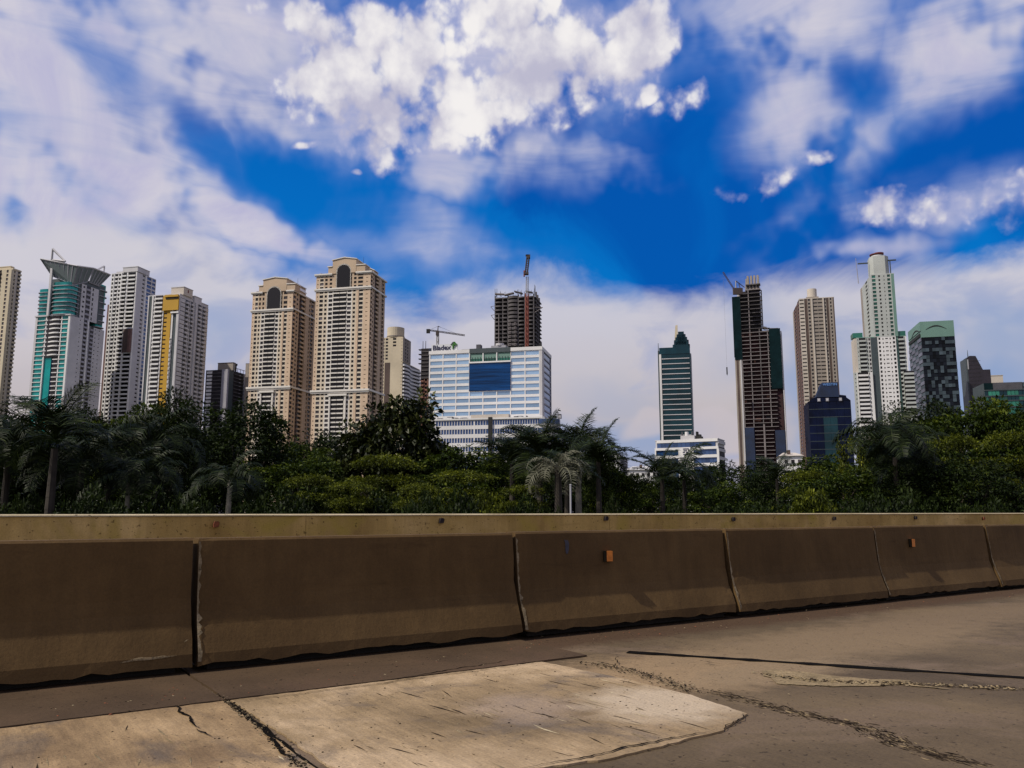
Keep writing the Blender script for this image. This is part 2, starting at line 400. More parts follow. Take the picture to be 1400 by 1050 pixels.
    def finish(s, cap=300, minpx=4.0):
        for part, bf in s.buf.items():
            bf.obj(part, s.root)
        for part, lst in s.pc.items():
            big = sorted(range(len(lst)), key=lambda i: -(lst[i][5] - lst[i][4]) * (lst[i][7] - lst[i][6]))
            ind = [i for i in big if (lst[i][5] - lst[i][4]) * F / s.Y >= minpx][:cap]; si = set(ind)
            for i in ind:
                m, O, t, n, t0, t1, z0, z1, n0, n1 = lst[i]
                o = bpy.data.objects.new(part, boxmesh(part, t1 - t0, n1 - n0, z1 - z0, m)); COL.objects.link(o)
                cx, cn_ = (t0 + t1) / 2, (n0 + n1) / 2
                o.parent = s.root
                o.location = (O[0] + t[0] * cx + n[0] * cn_ - s.root.location[0], O[1] + t[1] * cx + n[1] * cn_ - s.root.location[1], (z0 + z1) / 2 - s.z0)
                o.rotation_euler = (0, 0, atan2(t[1], t[0]))
            rest = [lst[i] for i in range(len(lst)) if i not in si]
            if rest:
                bf = MB()
                for m, O, t, n, t0, t1, z0, z1, n0, n1 in rest:
                    bf.box(t0, t1, n0, n1, z0, z1, m, lambda a, b_, z: (O[0] + t[0] * a + n[0] * b_, O[1] + t[1] * a + n[1] * b_, z))
                o = bf.obj(part, s.root)
                if len(rest) > 20: o['kind'] = 'stuff'
        return s.root
def arch(b, fr, tc_, z0, z1, r, m, n0, n1, frame=None, fwid=.5):
    """round-headed panel (t centre, spring height) with a raised frame"""
    def outline(R, zz):
        return [(tc_ - R, zz), (tc_ + R, zz)] + [(tc_ + R * cos(pi * i / 12), (z1 - r) + R * sin(pi * i / 12)) for i in range(13)]
    b.extr(outline(r, z0), n0, n1, m, fr)
    if frame:
        for i in range(12):
            a0, a1 = pi * i / 12, pi * (i + 1) / 12; R = r; R2 = r + fwid; zc = z1 - r
            b.extr([(tc_ + R * cos(a0), zc + R * sin(a0)), (tc_ + R2 * cos(a0), zc + R2 * sin(a0)), (tc_ + R2 * cos(a1), zc + R2 * sin(a1)), (tc_ + R * cos(a1), zc + R * sin(a1))], n0, n1 + .2, frame, fr)
        b.extr([(tc_ - r - fwid, z0), (tc_ - r, z0), (tc_ - r, z1 - r), (tc_ - r - fwid, z1 - r)], n0, n1 + .2, frame, fr)
        b.extr([(tc_ + r, z0), (tc_ + r + fwid, z0), (tc_ + r + fwid, z1 - r), (tc_ + r, z1 - r)], n0, n1 + .2, frame, fr)

def twin(tag, label, xl, xc, xr, yr, Y, yband1, yband2, xarch, fpx, th):
    """tan residential tower with a stepped crown and an arched window; yr is the roof line at the corner"""
    B = Bld(tag, label, 'tower', xc, yr, Y, th, 1, 'tan apartment towers with an arched top window')
    w = B.F(xl, yr); d = B.Sd(xr, yr + (xr - xc) * .55); z1 = B.z(yr); zb1 = B.z(yband1); zb2 = B.z(yband2); z0 = GZ
    fh = fpx * Y / F
    fcols = [(4.5, 'W', 'tan_orange', dict(fw=.3, sl=.45, hd=.3, g='gl_dark')),
             (6, 'W', 'tan_pale', dict(fw=.80, sl=.26, hd=.10)), (6, 'W', 'tan_pale', dict(fw=.52, sl=.3, hd=.14)),
             (7, 'W', 'trim_white', dict(fw=.74, sl=.26, hd=.10)), (9, 'B', 'trim_white', dict(ph=.27, pr=.6, mid=1)), (9, 'B', 'trim_white', dict(ph=.27, pr=.6)),
             (7, 'W', 'trim_white', dict(fw=.74, sl=.26, hd=.10)), (6, 'W', 'tan_pale', dict(fw=.52, sl=.3, hd=.14)), (3, 'w', 'tan_orange', dict(pr=.25)),
             (6, 'W', 'tan_pale', dict(fw=.84, sl=.26, hd=.10)), (9, 'W', 'tan_orange', dict(fw=.30, sl=.52, hd=.34, g='gl_dark'))]
    lcols = [c_ if c_[1] != 'B' else (9, 'B', 'trim_white', dict(ph=.30, pr=.3)) for c_ in fcols]
    mix = dict(fw=.42, sl=.34, hd=.2)
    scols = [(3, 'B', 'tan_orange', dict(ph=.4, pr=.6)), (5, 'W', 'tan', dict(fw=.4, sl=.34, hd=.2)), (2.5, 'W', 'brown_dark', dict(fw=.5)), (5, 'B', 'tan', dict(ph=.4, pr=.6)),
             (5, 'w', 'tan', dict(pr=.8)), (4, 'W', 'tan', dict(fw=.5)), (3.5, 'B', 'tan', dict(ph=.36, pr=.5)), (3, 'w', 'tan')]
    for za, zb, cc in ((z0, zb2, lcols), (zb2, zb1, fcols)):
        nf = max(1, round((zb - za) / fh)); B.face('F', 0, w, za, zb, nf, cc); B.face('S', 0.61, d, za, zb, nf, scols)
    nf = max(1, round((z1 - zb1) / fh))
    tcols = [fcols[0], fcols[1], (6, 'W', 'tan', dict(fw=.55)), (6, 'W', 'tan', dict(fw=.55)), (20, 'w', 'tan'), (6, 'W', 'tan', dict(fw=.55)), (6, 'W', 'tan', dict(fw=.55)), (8, 'W', 'tan', dict(fw=.8)), fcols[-1]]
    B.face('F', 0, w, zb1, z1, nf, tcols); B.face('S', .61, d, zb1, z1, nf, scols)
    B.block(.62, w, .62, d, z0, z1 - .01, 'tan', 'core')
    for zz, hh, pr in ((zb1, 1.1, 1.0), (zb2, 1.3, 1.2), (z1 - .6, .9, 1.1)):
        la_, lb_ = B.F(xarch[1], yr), B.F(xarch[0], yr)
        for u0, u1 in (((-pr, la_), (lb_, w + pr)) if zz > zb1 + 2 else ((-pr, w + pr),)):
            q = MB(); q.box(u0, u1, -pr, .3, zz, zz + hh, 'trim_white', B.fr()); q.box(u0 + .3, u1 - .3, -pr * .6, .3, zz - hh * .8, zz, 'trim_white', B.fr()); q.obj('cornice', B.root)
        q = MB(); q.box(-pr, .3, .3, d + pr, zz, zz + hh, 'trim_white', B.fr()); q.obj('cornice', B.root)
    # crown: stepped pediment in front, long gabled ridge behind it
    la, lb = B.F(xarch[1], yr), B.F(xarch[0], yr); lm = (la + lb) / 2; H = abs(B.z(yr - xarch[2]) - z1)
    fr = lambda a, b_, z: (*B.pt(a, b_), z)
    q = B.b('crown')
    q.extr([(la - 6.5, z1), (lb + 3.2, z1), (lb + 3.2, z1 + H * .45), (la - 6.5, z1 + H * .45)], -.3, 7, 'tan', fr)
    q.extr([(la, z1 + .01), (lb, z1 + .01), (lb, z1 + H * .86), (lm, z1 + H), (la, z1 + H * .86)], -.5, d * .8, 'tan', fr)
    q.extr([(la - .6, z1 + H * .86), (lm, z1 + H), (lb + .6, z1 + H * .86), (lb + .6, z1 + H * .86 + .5), (lm, z1 + H + .6), (la - .6, z1 + H * .86 + .5)], -1, d * .8 + .4, 'trim_white', fr)
    q.box(la - 7, la - .01, -.8, 7.4, z1 + H * .45, z1 + H * .45 + .6, 'trim_white', fr); q.box(lb + .01, lb + 3.8, -.8, 7.4, z1 + H * .45, z1 + H * .45 + .6, 'trim_white', fr)
    q.extr([(1.5, z1 + .4), (la - .6, z1 + .4), (la - .6, z1 + H * .45), (la * .6, z1 + H * .55), (1.5, z1 + H * .3)], d * .35, d * .62, 'tan', fr)
    q.extr([(1, z1 + H * .3), (la * .6, z1 + H * .55), (la - .6, z1 + H * .45), (la - .6, z1 + H * .45 + .5), (la * .6, z1 + H * .55 + .6), (1, z1 + H * .3 + .5)], d * .33, d * .64, 'trim_white', fr)
    q.cyl(2, 3, z1 + .3, z1 + 1.8, 1.2, 'roof_grey', 10, fr=fr); q.cyl(w - 2, 3, z1 + .3, z1 + 1.6, 1.2, 'roof_grey', 10, fr=fr)
    q.tube(fr(lm - 8, d * .5, z1 + H * .5), fr(lm - 8, d * .5, z1 + H + 4), .15, .08, 'black')
    r = (lb - la) * .27; lc = lm + (lb - la) * .02
    arch(B.b('arched_window'), fr, lc, zb1 + 1.1, zb1 + 1.1 + (z1 - zb1) * (1.42 if xl > 400 else 1.14), r, 'gl_dark', -.52, -.72, 'trim_white', r * .18)
    # white portal around the lowest balcony stack
    pa, pb = w * .40, w * .66
    q = B.b('portal'); q.box(pa - .9, pa, -1.1, .1, z0, zb2 - 3, 'trim_white', fr); q.box(pb, pb + .9, -1.1, .1, z0, zb2 - 3, 'trim_white', fr); q.box(pa - 1.6, pb + 1.6, -1.6, .1, zb2 - 2.99, zb2 - 1.6, 'trim_white', fr)
    return B.finish()

def build_city():
    twin('apartment_tower', 'taller tan apartment tower with stepped crown and dark arched window at the top', 433, 507, 527, 371, 540, 393, 534, (455, 487, 21), 6.25, TH)
    twin('apartment_tower', 'shorter tan apartment tower with dark arched window, left of its taller twin', 346, 401, 432, 397, 560, 423, 530, (360, 392, 19), 6.3, TH)
    # leftmost cream tower
    B = Bld('apartment_tower', 'cream apartment tower cut off by the left edge of the photo', 'tower', 16, 368, 600)
    w = B.F(-60, 368); d = B.Sd(29, 374); z1 = B.z(368); nf = 58 // 1
    nf = int((z1 - GZ) / 3.05)
    B.face('F', 0, w, GZ, z1, nf, [(30, 'B', 'cream', {}), (26, 'W', 'cream', dict(fw=.5)), (12, 'B', 'brown_dark', {}), (6, 'w', 'cream'), (5, 'W', 'cream', dict(fw=.6, sl=.2)), (3, 'w', 'cream')])
    B.face('S', .61, d, GZ, z1, nf, [(3, 'w', 'cream'), (4, 'W', 'cream', dict(fw=.6, sl=.25)), (4, 'w', 'beige_pale'), (6, 'B', 'cream', dict(ph=.45))])
    B.block(.62, w, .62, d, GZ, z1 - .01, 'cream', 'core')
    B.block(5, w, 4, d - 2, z1, z1 + 3.5, 'cream', 'penthouse', 'cream'); B.block(-.3, 5.2, 1, d, z1, z1 + 1.2, 'cream', 'parapet')
    B.finish()
    # teal glass tower with flared crown
    B = Bld('apartment_tower', 'teal glass tower with a flared grey sail crown and white slab base', 'tower', 97, 431, 560)
    w = B.F(50, 431); d = B.Sd(147, 440); zb = B.z(431); z0 = GZ; fh = 6.2 * 560 / F; nf = int((zb - z0) / fh); g = 'gl_teal'
    cut = int(nf * .80)
    B.face('F', 0, w, z0, zb, nf, [(2.6, 'w', 'grey_white', dict(pr=.5)), (11, 'S', 'white_paint', dict(g=g, st=.16, pr=.6)), (1.5, 'w', 'white_paint', dict(pr=.4)),
                                   (9, 'd', 'gl_teal_flat'), (3, 'd', 'gl_navy'), (7, 'S', 'white_paint', dict(g='gl_dark', st=.2, pr=.7)), (1.2, 'w', 'white_paint', dict(pr=.4)), (8, 'S', 'white_paint', dict(g=g, st=.16, pr=.6)), (2.4, 'w', 'white_paint', dict(pr=.5))])
    for i in range(cut, nf):       # wavy dark balconies above the plain teal sheet
        zz = z0 + i * (zb - z0) / nf; la, lb = w * .29, w * .72
        q = MB(); N_ = 10
        pts = [(la + (lb - la) * j / N_, -1.0 - .7 * sin(pi * j / N_ * 2)) for j in range(N_ + 1)] + [(lb, .2), (la, .2)]
        q.prism(pts, zz, zz + .9, 'white_paint', B.fr()); q.obj('balcony', B.root)
    B.b('glazing').box(w * .29, w * .72, -.35, -.05, z0 + cut * fh, zb, 'gl_dark', B.fr())
    s1, s2, s3 = B.Sd(116, 431), B.Sd(122, 431), B.Sd(127, 431)
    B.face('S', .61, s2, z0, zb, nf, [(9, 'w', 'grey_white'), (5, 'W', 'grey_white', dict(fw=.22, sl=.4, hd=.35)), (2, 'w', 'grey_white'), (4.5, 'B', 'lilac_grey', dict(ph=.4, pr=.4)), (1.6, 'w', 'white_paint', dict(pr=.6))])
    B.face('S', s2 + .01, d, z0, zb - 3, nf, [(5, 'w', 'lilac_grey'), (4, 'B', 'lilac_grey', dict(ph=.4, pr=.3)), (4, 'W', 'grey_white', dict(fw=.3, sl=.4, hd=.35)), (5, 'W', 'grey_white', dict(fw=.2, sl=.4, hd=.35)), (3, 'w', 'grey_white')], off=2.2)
    B.block(.62, w, .62, s2, z0, zb - .01, 'slate', 'core'); B.block(2.82, w, s2, d, z0, zb - 3.01, 'slate', 'core')
    B.b('cornice').box(-.6, w + .6, -1, 1.5, zb, zb + .8, 'grey_white', B.fr())
    # upper curved teal floors
    zt = B.z(385); nu = int((zt - zb) / fh); q = None
    def lobe(l0, l1, r0, r1, zA, zB, n, bulge, side=False):
        for i in range(n):
            za = zA + (zB - zA) * i / n; zc = zA + (zB - zA) * (i + 1) / n; N_ = 10; gr = 1 + .010 * i
            cx, cy = (l0 + l1) / 2, (r0 + r1) / 2; hx, hy = (l1 - l0) / 2 * gr, (r1 - r0) / 2 * gr
            def ring(k): return [(cx + hx * k * (abs(cos(a_)) ** .6) * (1 if cos(a_) > 0 else -1), cy + hy * k * (abs(sin(a_)) ** .6) * (1 if sin(a_) > 0 else -1)) for a_ in [2 * pi * j / 20 for j in range(20)]]
            q_ = MB(); q_.prism(ring(.93), za + .5, zc, 'gl_teal' if i % 3 else 'gl_teal_flat', B.fr()); q_.obj('glass_storey', B.root)
            q_ = MB(); q_.prism(ring(1.05), za, za + .5, 'lilac_grey', B.fr()); q_.obj('floor_slab', B.root)
    lobe(w * .05, w * .62, -1.5, s1 * .8, zb + .8, zt, nu + 1, 1)
    lobe(w * .66, w * 1.02, -.5, s1 * .7, zb + .8, zt - 4, nu, 1)
    lobe(1.5, w * .7, B.Sd(134, 431), d + .5, zb - 2, B.z(392, 0, d), nu, 1)
    B.face('S', s1 * .7, B.Sd(134, 431), zb, zt + 1, nu, [(4, 'W', 'grey_white', dict(fw=.4, sl=.3, hd=.3)), (4, 'B', 'lilac_grey', dict(ph=.4, pr=.3)), (4, 'W', 'grey_white', dict(fw=.3)), (3, 'w', 'grey_white')], off=.8)
    B.block(1.5, w * .9, s1 * .5, d * .9, zb, zt + 5, 'slate', 'core')
    mast = B.b('mast'); mast.box(w * .58, w * .64, -2.4, -1.2, zb, B.z(354), 'grey_white', B.fr())
    # flared crown: two fans of ribs under canted roofs
    def fan(p0, p1, p2, p3, nr, wings):
        """p0,p1 = outer top edge ends ; p2,p3 = inner bottom edge ends (l,r,z)"""
        f_ = B.fr(); A, B_, C_, D_ = (np.array(f_(*p)) for p in (p0, p1, p2, p3))
        q = MB(); nrm = np.cross(B_ - A, C_ - A); nrm /= np.linalg.norm(nrm); e = nrm * .35
        vs = [tuple(v) for v in (A, B_, D_, C_, A + e, B_ + e, D_ + e, C_ + e)]
        q.add(vs, [(0, 1, 2, 3), (7, 6, 5, 4), (0, 4, 5, 1), (1, 5, 6, 2), (2, 6, 7, 3), (3, 7, 4, 0)], 'sail_slate'); q.obj('sail_panel', B.root)
        for i in range(nr + 1):
            u = i / nr; a_ = A + (B_ - A) * u; b_ = C_ + (D_ - C_) * u; q = MB()
            q.tube(a_, b_, .42, .42, 'lilac_grey', 4); q.obj('rib', B.root)
        q = MB(); q.tube(A, B_, .55, .55, 'grey_white', 4); q.tube(C_, D_, .4, .4, 'lilac_grey', 4)
        q.obj('sail_edge', B.root)
    zA = lambda y, l, r: B.z(y, l, r)
    oy = -4.5
    fan((w * .88, oy, zA(357, w, 0)), (-3.5, oy + 3, zA(365, 0, 0)), (w * .66, .2, zA(378, w, 0)), (w * .04, 1.2, zA(389, 0, 0)), 8, 0)
    fan((-3.5, oy + 3, zA(365, 0, 0)), (-3, d * .40, zA(367, 0, d * .4)), (w * .04, 1.2, zA(389, 0, 0)), (1, d * .38, zA(386, 0, d * .4)), 3, 0)
    fan((-3, d * .41, zA(367, 0, d * .4)), (-3.5, d * .86, zA(376, 0, d * .86)), (1, d * .44, zA(386, 0, d * .44)), (1, d * .72, zA(391, 0, d * .72)), 5, 0)
    fan((w * .88, oy, zA(357, w, 0)), (w * .9, d * .5, zA(360, w, d * .5)), (w * .66, .2, zA(378, w, 0)), (w * .66, d * .5, zA(378, w, 0)), 4, 0)
    # triangular fins
    def fin(pts, l0, l1, r, thick=.7):
        q = MB(); 
        for i in range(3):
            a_, b_ = pts[i], pts[(i + 1) % 3]
            q.tube(B.fr()(*a_), B.fr()(*b_), thick, thick * (.8), 'grey_white', 4)
        q.obj('roof_fin', B.root)
    fin([(w * .60, -3, zA(357, w * .6, 0)), (w * .60, -3, zA(342, w * .60, 0)), (w * .20, -3, zA(359, w * .2, 0))], 0, 0, 0, .9)
    fin([(-2, d * .5, zA(370, 0, d * .5)), (-2, d * .72, zA(364, 0, d * .72)), (-2, d * .72, zA(373, 0, d * .72))], 0, 0, 0, .7)
    B.finish()
    # white lattice tower
    B = Bld('apartment_tower', 'white apartment tower with a grid of angled balconies behind the yellow striped one', 'tower', 188, 370, 610)
    w = B.F(153, 370); d = B.Sd(214, 376); z1 = B.z(372); nf = int((z1 - GZ) / (5.75 * 610 / F)); f1 = nf
    B.face('F', 0, w, GZ, z1, nf, [(3.5, 'W', 'white_paint', dict(fw=.62)), (1, 'w', 'white_paint', dict(pr=.6)), (4.5, 'W', 'white_paint', dict(fw=.78, pr=.4)), (4.5, 'W', 'white_paint', dict(fw=.78, pr=.4)), (1, 'w', 'white_paint', dict(pr=1.2)),
                                   (6, 'B', 'white_paint', dict(ph=.34, pr=1.4)), (1.3, 'w', 'white_paint', dict(pr=.8)), (9.5, 'B', 'white_paint', dict(ph=.34, pr=.9)), (1.2, 'w', 'white_paint', dict(pr=.4))])
    nf2 = nf
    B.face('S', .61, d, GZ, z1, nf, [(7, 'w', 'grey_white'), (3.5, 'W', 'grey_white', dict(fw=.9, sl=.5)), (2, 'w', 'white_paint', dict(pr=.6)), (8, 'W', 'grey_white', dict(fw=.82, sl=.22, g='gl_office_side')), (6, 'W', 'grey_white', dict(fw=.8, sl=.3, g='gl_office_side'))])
    B.block(.62, w, .62, d, GZ, z1 - .01, 'grey_white', 'core', 'grey_white')
    B.block(-.5, w * .55, -.5, d * .6, z1 + .5, z1 + 4, 'grey_white', 'penthouse', 'grey_white'); B.block(w * .5, w * .85, 1, 8, z1 + .5, z1 + 1.8, 'grey_white', 'parapet')
    B.block(w, w + 3.2, 2, 9, GZ, B.z(413), 'brown_frame', 'side_wing'); 
    a_, b_ = w * .02, w * .30; zA_, zB_ = B.z(482), B.z(450)
    q = B.b('brown_frame'); q.box(a_, a_ + 2.2, -2.4, -.5, zA_, zB_, 'brown_frame', B.fr()); q.box(a_ + 2.21, b_ + 1, -1.2, -.9, zA_, zB_, 'brown_dark', B.fr())
    B.finish()
    # yellow striped tower
    B = Bld('apartment_tower', 'white apartment tower with a yellow vertical stripe and dark green bands', 'tower', 247, 398, 550)
    yT = 402; w = B.F(203, yT); d = B.Sd(286, 408); z1 = B.z(yT); nf = int((z1 - GZ) / (6.25 * 550 / F))
    B.face('F', 0, w, GZ, z1, nf, [(1.5, 'w', 'grey_white'), (4.5, 'd', 'slate'), (1.5, 'w', 'white_paint', dict(pr=.4)), (2.2, 'W', 'white_paint', dict(fw=.6)), (11, 'B', 'white_paint', dict(ph=.36, pr=1.1, g='gl_dark')), (1.2, 'w', 'white_paint', dict(pr=.5)),
                                   (5, 'W', 'yellow', dict(fw=.86, sl=.5, hd=.16, f1=nf - 2)), (5, 'w', 'yellow', dict(pr=.3)), (2.4, 'W', 'white_paint', dict(fw=.4, sl=.4, hd=.25, pr=.6, f1=nf - 10)), (5, 'd', 'slate'), (3, 'w', 'grey_white', dict(pr=.6))])
    q = B.b('yellow_top'); lx = B.F(244, yT); q.box(0.2, B.F(225, yT) - .2, -1.4, -.65, B.z(424), z1 - 1, 'yellow', B.fr()); q.box(.2, w * .42, -2.3, -1.41, z1 - 2.2, z1 - .7, 'yellow', B.fr()); q.box(.2, w * .40, -1.8, -1.41, z1 - 3.4, z1 - 2.6, 'black', B.fr())
    q = B.b('white_frame'); q.box(.1, B.F(236, yT), -1.1, -.2, B.z(428), B.z(426), 'white_paint', B.fr())
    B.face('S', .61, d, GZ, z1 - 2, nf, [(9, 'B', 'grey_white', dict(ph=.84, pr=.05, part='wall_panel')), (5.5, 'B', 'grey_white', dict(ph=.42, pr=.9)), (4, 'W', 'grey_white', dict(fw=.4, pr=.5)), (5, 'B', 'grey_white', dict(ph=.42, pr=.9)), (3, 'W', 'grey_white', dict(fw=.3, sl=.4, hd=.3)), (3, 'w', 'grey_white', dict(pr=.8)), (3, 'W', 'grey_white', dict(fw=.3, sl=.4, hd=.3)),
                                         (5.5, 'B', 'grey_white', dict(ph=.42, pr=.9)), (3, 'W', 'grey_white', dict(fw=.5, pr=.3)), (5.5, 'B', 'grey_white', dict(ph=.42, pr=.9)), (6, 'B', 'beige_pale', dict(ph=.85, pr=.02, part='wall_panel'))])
    B.block(.62, w, .62, d, GZ, z1 - .01, 'grey_white', 'core', 'grey_white')
    zc = B.z(391); B.block(-.3, B.F(230, yT), 3, B.Sd(263, yT), z1 + .5, zc, 'beige_pale', 'penthouse', 'grey_white')
    B.block(-.2, 5, B.Sd(266, yT), B.Sd(276, yT), z1 - 2, z1 + 2.5, 'grey_white', 'stair_tower', 'grey_white'); B.block(0.3, 5, B.Sd(277, yT), d, z1 - 2, z1 - .5, 'grey_white', 'stair_tower')
    B.b('red_mark').box(-.36, -.31, B.Sd(256, yT), B.Sd(257.5, yT), zc - 3, zc - .8, 'red_roof', B.fr())
    B.finish()
    # dark unfinished block
    B = Bld('apartment_block', 'low dark unfinished block between the yellow striped tower and the tan towers', 'building', 313, 503, 640)
    w = B.F(282, 503); d = B.Sd(336, 504); z1 = B.z(505); nf = int((z1 - GZ) / (5 * 640 / F))
    B.face('F', 0, w, GZ, z1, nf, [(1, 'w', 'raw_dark'), (6, 'B', 'white_paint', dict(ph=.64, pr=.2, g='raw_dark')), (6, 'S', 'raw_concrete', dict(g='raw_dark', st=.2)), (5, 'S', 'raw_concrete', dict(g='raw_dark', st=.25)), (6, 'w', 'lilac_grey', dict(pr=1.5))])
    B.face('S', .61, d, GZ, z1, nf, [(8, 'w', 'slate'), (9, 'S', 'raw_concrete', dict(g='raw_dark', st=.22, pr=.6)), (3, 'S', 'lilac_grey', dict(g='raw_dark', st=.22, pr=.6)), (6, 'S', 'raw_concrete', dict(g='raw_dark', st=.22, pr=.6)), (3, 'w', 'lilac_grey')])
    B.block(.62, w, .62, d, GZ, z1 - .01, 'raw_dark', 'core'); B.block(-1, w * .62, 4, B.Sd(320, 503), z1, B.z(495), 'beige', 'penthouse', 'brown_dark')
    B.b('chimney').cyl(0, B.Sd(322.5, 503), z1, B.z(497), .6, 'black', 8, fr=B.fr()); B.b('chimney').cyl(0, B.Sd(322.5, 503), B.z(497) - .01, B.z(494.5), 1.2, 'black', 8, fr=B.fr())
    q = B.b('roof_frame')
    for x_ in (325, 329, 333): 
        q.tube(B.fr()(0, B.Sd(x_, 503), z1), B.fr()(0, B.Sd(x_, 503), z1 + 2.6), .2, .2, 'raw_concrete')
    q.tube(B.fr()(0, B.Sd(323, 503), z1 + 2.6), B.fr()(0, B.Sd(336, 503), z1 + 2.6), .25, .25, 'lilac_grey')
    B.finish()
    B = Bld('apartment_block', 'narrow pinkish block squeezed behind the shorter tan tower', 'building', 349, 497, 650)
    w = B.F(336, 497); z1 = B.z(497); nf = int((z1 - GZ) / 3)
    B.face('F', 0, w, GZ, z1, nf, [(3, 'w', 'beige'), (5, 'W', 'beige', dict(fw=.5)), (4, 'W', 'tan_orange', dict(fw=.7))]); B.block(.0, w, .62, 15, GZ, z1 - .01, 'beige', 'core', 'brown_dark'); B.finish()
    # tan building behind right twin
    B = Bld('apartment_tower', 'cream tower with a round roof drum and white wavy balconies beside the taller tan tower', 'tower', 551, 462, 700)
    yT = 461; w = B.F(522, yT); z1 = B.z(yT); d = B.Sd(562, 462); nf = int((z1 - GZ) / (4.6 * 700 / F))
    B.face('F', 0, w, GZ, z1, nf, [(5, 'W', 'cream', dict(fw=.7)), (6, 'W', 'cream', dict(fw=.6, f0=nf - 7)), (5, 'w', 'cream'), (7, 'W', 'cream', dict(fw=.7, f0=nf - 3)), (6, 'w', 'cream'), (3, 'W', 'cream', dict(fw=.3, sl=.4, hd=.35))])
    B.face('S', .61, d, B.z(493), z1, 7, [(3, 'w', 'beige'), (4, 'W', 'beige', dict(fw=.5)), (4, 'W', 'beige', dict(fw=.5)), (4, 'w', 'beige')])
    B.block(.62, w, .62, d, GZ, z1 - .01, 'cream', 'core', 'cream')
    B.b('dark_slot').box(B.F(534, yT), B.F(527, yT), -.25, .3, GZ, B.z(495), 'brown_dark', B.fr())
    B.b('roof_drum').cyl(B.F(537, yT), 7, z1 + .5, B.z(446), 7.5, 'cream', 24, fr=B.fr()); B.b('roof_drum').cyl(B.F(537, yT), 7, z1 + 1.5, z1 + 2.2, 7.9, 'beige', 24, fr=B.fr())
    zb = B.z(495); d2 = B.Sd(574, 495); n2 = int((zb - GZ) / (5.1 * 700 / F))
    for i in range(n2):
        zz = GZ + (zb - GZ) * i / n2; N_ = 14; q = MB()
        pts = [(-1.6 - 1.2 * sin(pi * j / N_ * 3), .3 + (d2 - .3) * j / N_) for j in range(N_ + 1)] + [(1, d2), (1, .3)]
        q.prism(pts, zz, zz + 1.5, 'white_paint', B.fr()); q.obj('balcony', B.root)
    B.block(-.4, 8, .4, d2 - 1, GZ, zb, 'gl_warm', 'lower_wing', 'cream')
    B.finish()
    # dark construction left of the office
    B = Bld('unfinished_tower', 'thin dark unfinished tower tucked behind the left side of the white office block', 'tower', 590, 476, 620)
    w = B.F(576, 476); z1 = B.z(476); nf = int((z1 - GZ) / (5.2 * 620 / F))
    B.face('F', 0, w, B.z(517), z1, 8, [(16, 'S', 'raw_concrete', dict(g='raw_dark', st=.2, pr=.5)), (6, 'S', 'raw_concrete', dict(g='net_blue', st=.15))])
    nl = int((B.z(517) - GZ) / 3)
    B.face('F', 0, w, GZ, B.z(517), nl, [(5, 'B', 'raw_brick', dict(ph=.5)), (6, 'W', 'raw_brick', dict(fw=.6)), (5, 'W', 'raw_brick', dict(fw=.6))])
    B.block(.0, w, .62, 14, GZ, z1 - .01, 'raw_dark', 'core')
    for l_ in (w - 1, w - 3.2): B.b('mast').tube(B.fr()(l_, 1, z1), B.fr()(l_, 1, z1 + 6), .25, .2, 'raw_dark')
    for i in range(4): B.b('mast').box(w, w + 2.2, 0, 3, z1 - 1 - i * 3.6, z1 - .4 - i * 3.6, 'raw_dark', B.fr())
    B.finish()
    # office with blue centre
    B = Bld('office_block', 'white office block with pale blue windows and a deep blue centre panel', 'building', 741, 474, 480)
    z1 = B.z(474); w = B.F(587, 474); d = B.Sd(753.5, 478); zb = B.z(570); Wf = lambda x: B.F(x, 474)
    nf = 10; zr = B.z(478); zl = B.z(568)
    xe = (587, 642, 698, 741)
    gc = dict(fw=.93, sl=.28, hd=.12, g='gl_office', part='window', pr=-.02)
    for (xa, xb, n) in ((588, 642, 3), (698, 737.5, 2)):
        B.face('F', Wf(xb), Wf(xa), zl, zr, nf, [(1, 'W', 'white_paint', gc)] * n)
    B.b().box(0, Wf(737.5) - .01, 0, .6, zl, zr, 'grey_white', B.fr()); B.b().box(Wf(588), w, 0, .6, zl, zr, 'white_paint', B.fr())
    fh = (zr - zl) / nf
    B.face('F', Wf(698), Wf(642), zl, zl + 4 * fh, 4, [(1, 'W', 'white_paint', gc)] * 3)
    zc0, zc1, zc2 = zl + 4 * fh, B.z(493), B.z(473)
    ncl = 8
    for i in range(ncl):
        q = MB(); q.box(Wf(698), Wf(642), -.55, -.02, zc0 + (zc1 - zc0) * i / ncl + .07, zc0 + (zc1 - zc0) * (i + 1) / ncl, 'gl_blue', B.fr()); q.obj('blue_panel', B.root)
    B.b('frame').box(Wf(698.5), Wf(641.5), -.8, .3, zc1, zc1 + .9, 'white_paint', B.fr())
    for i in range(3):
        a_, b_ = Wf(698) + (Wf(642) - Wf(698)) * i / 3, Wf(698) + (Wf(642) - Wf(698)) * (i + 1) / 3
        q = MB(); q.box(a_ + .3, b_ - .3, .5, .8, zc1 + .9, zc2 - 3, 'gl_green', B.fr()); q.obj('tall_window', B.root)
        q = MB(); q.box(a_ + .3, b_ - .3, .2, .45, zc1 + 4.2, zc2 - 2.6, 'gl_green_bright', B.fr()) if False else q.box(a_ + .3, b_ - .3, .35, .49, zc2 - 6.0, zc2 - 2.8, 'mint', B.fr()); q.obj('window_blind', B.root)
        for k in range(1, 5): B.b('mullion').box(a_ + (b_ - a_) * k / 5 - .08, a_ + (b_ - a_) * k / 5 + .08, .1, .33, zc1 + .9, zc2 - 5, 'slate', B.fr())
        B.b('frame').box(b_ - .3, b_ + .3, -.2, .6, zc1 + .9, zc2 - 2, 'white_paint', B.fr())
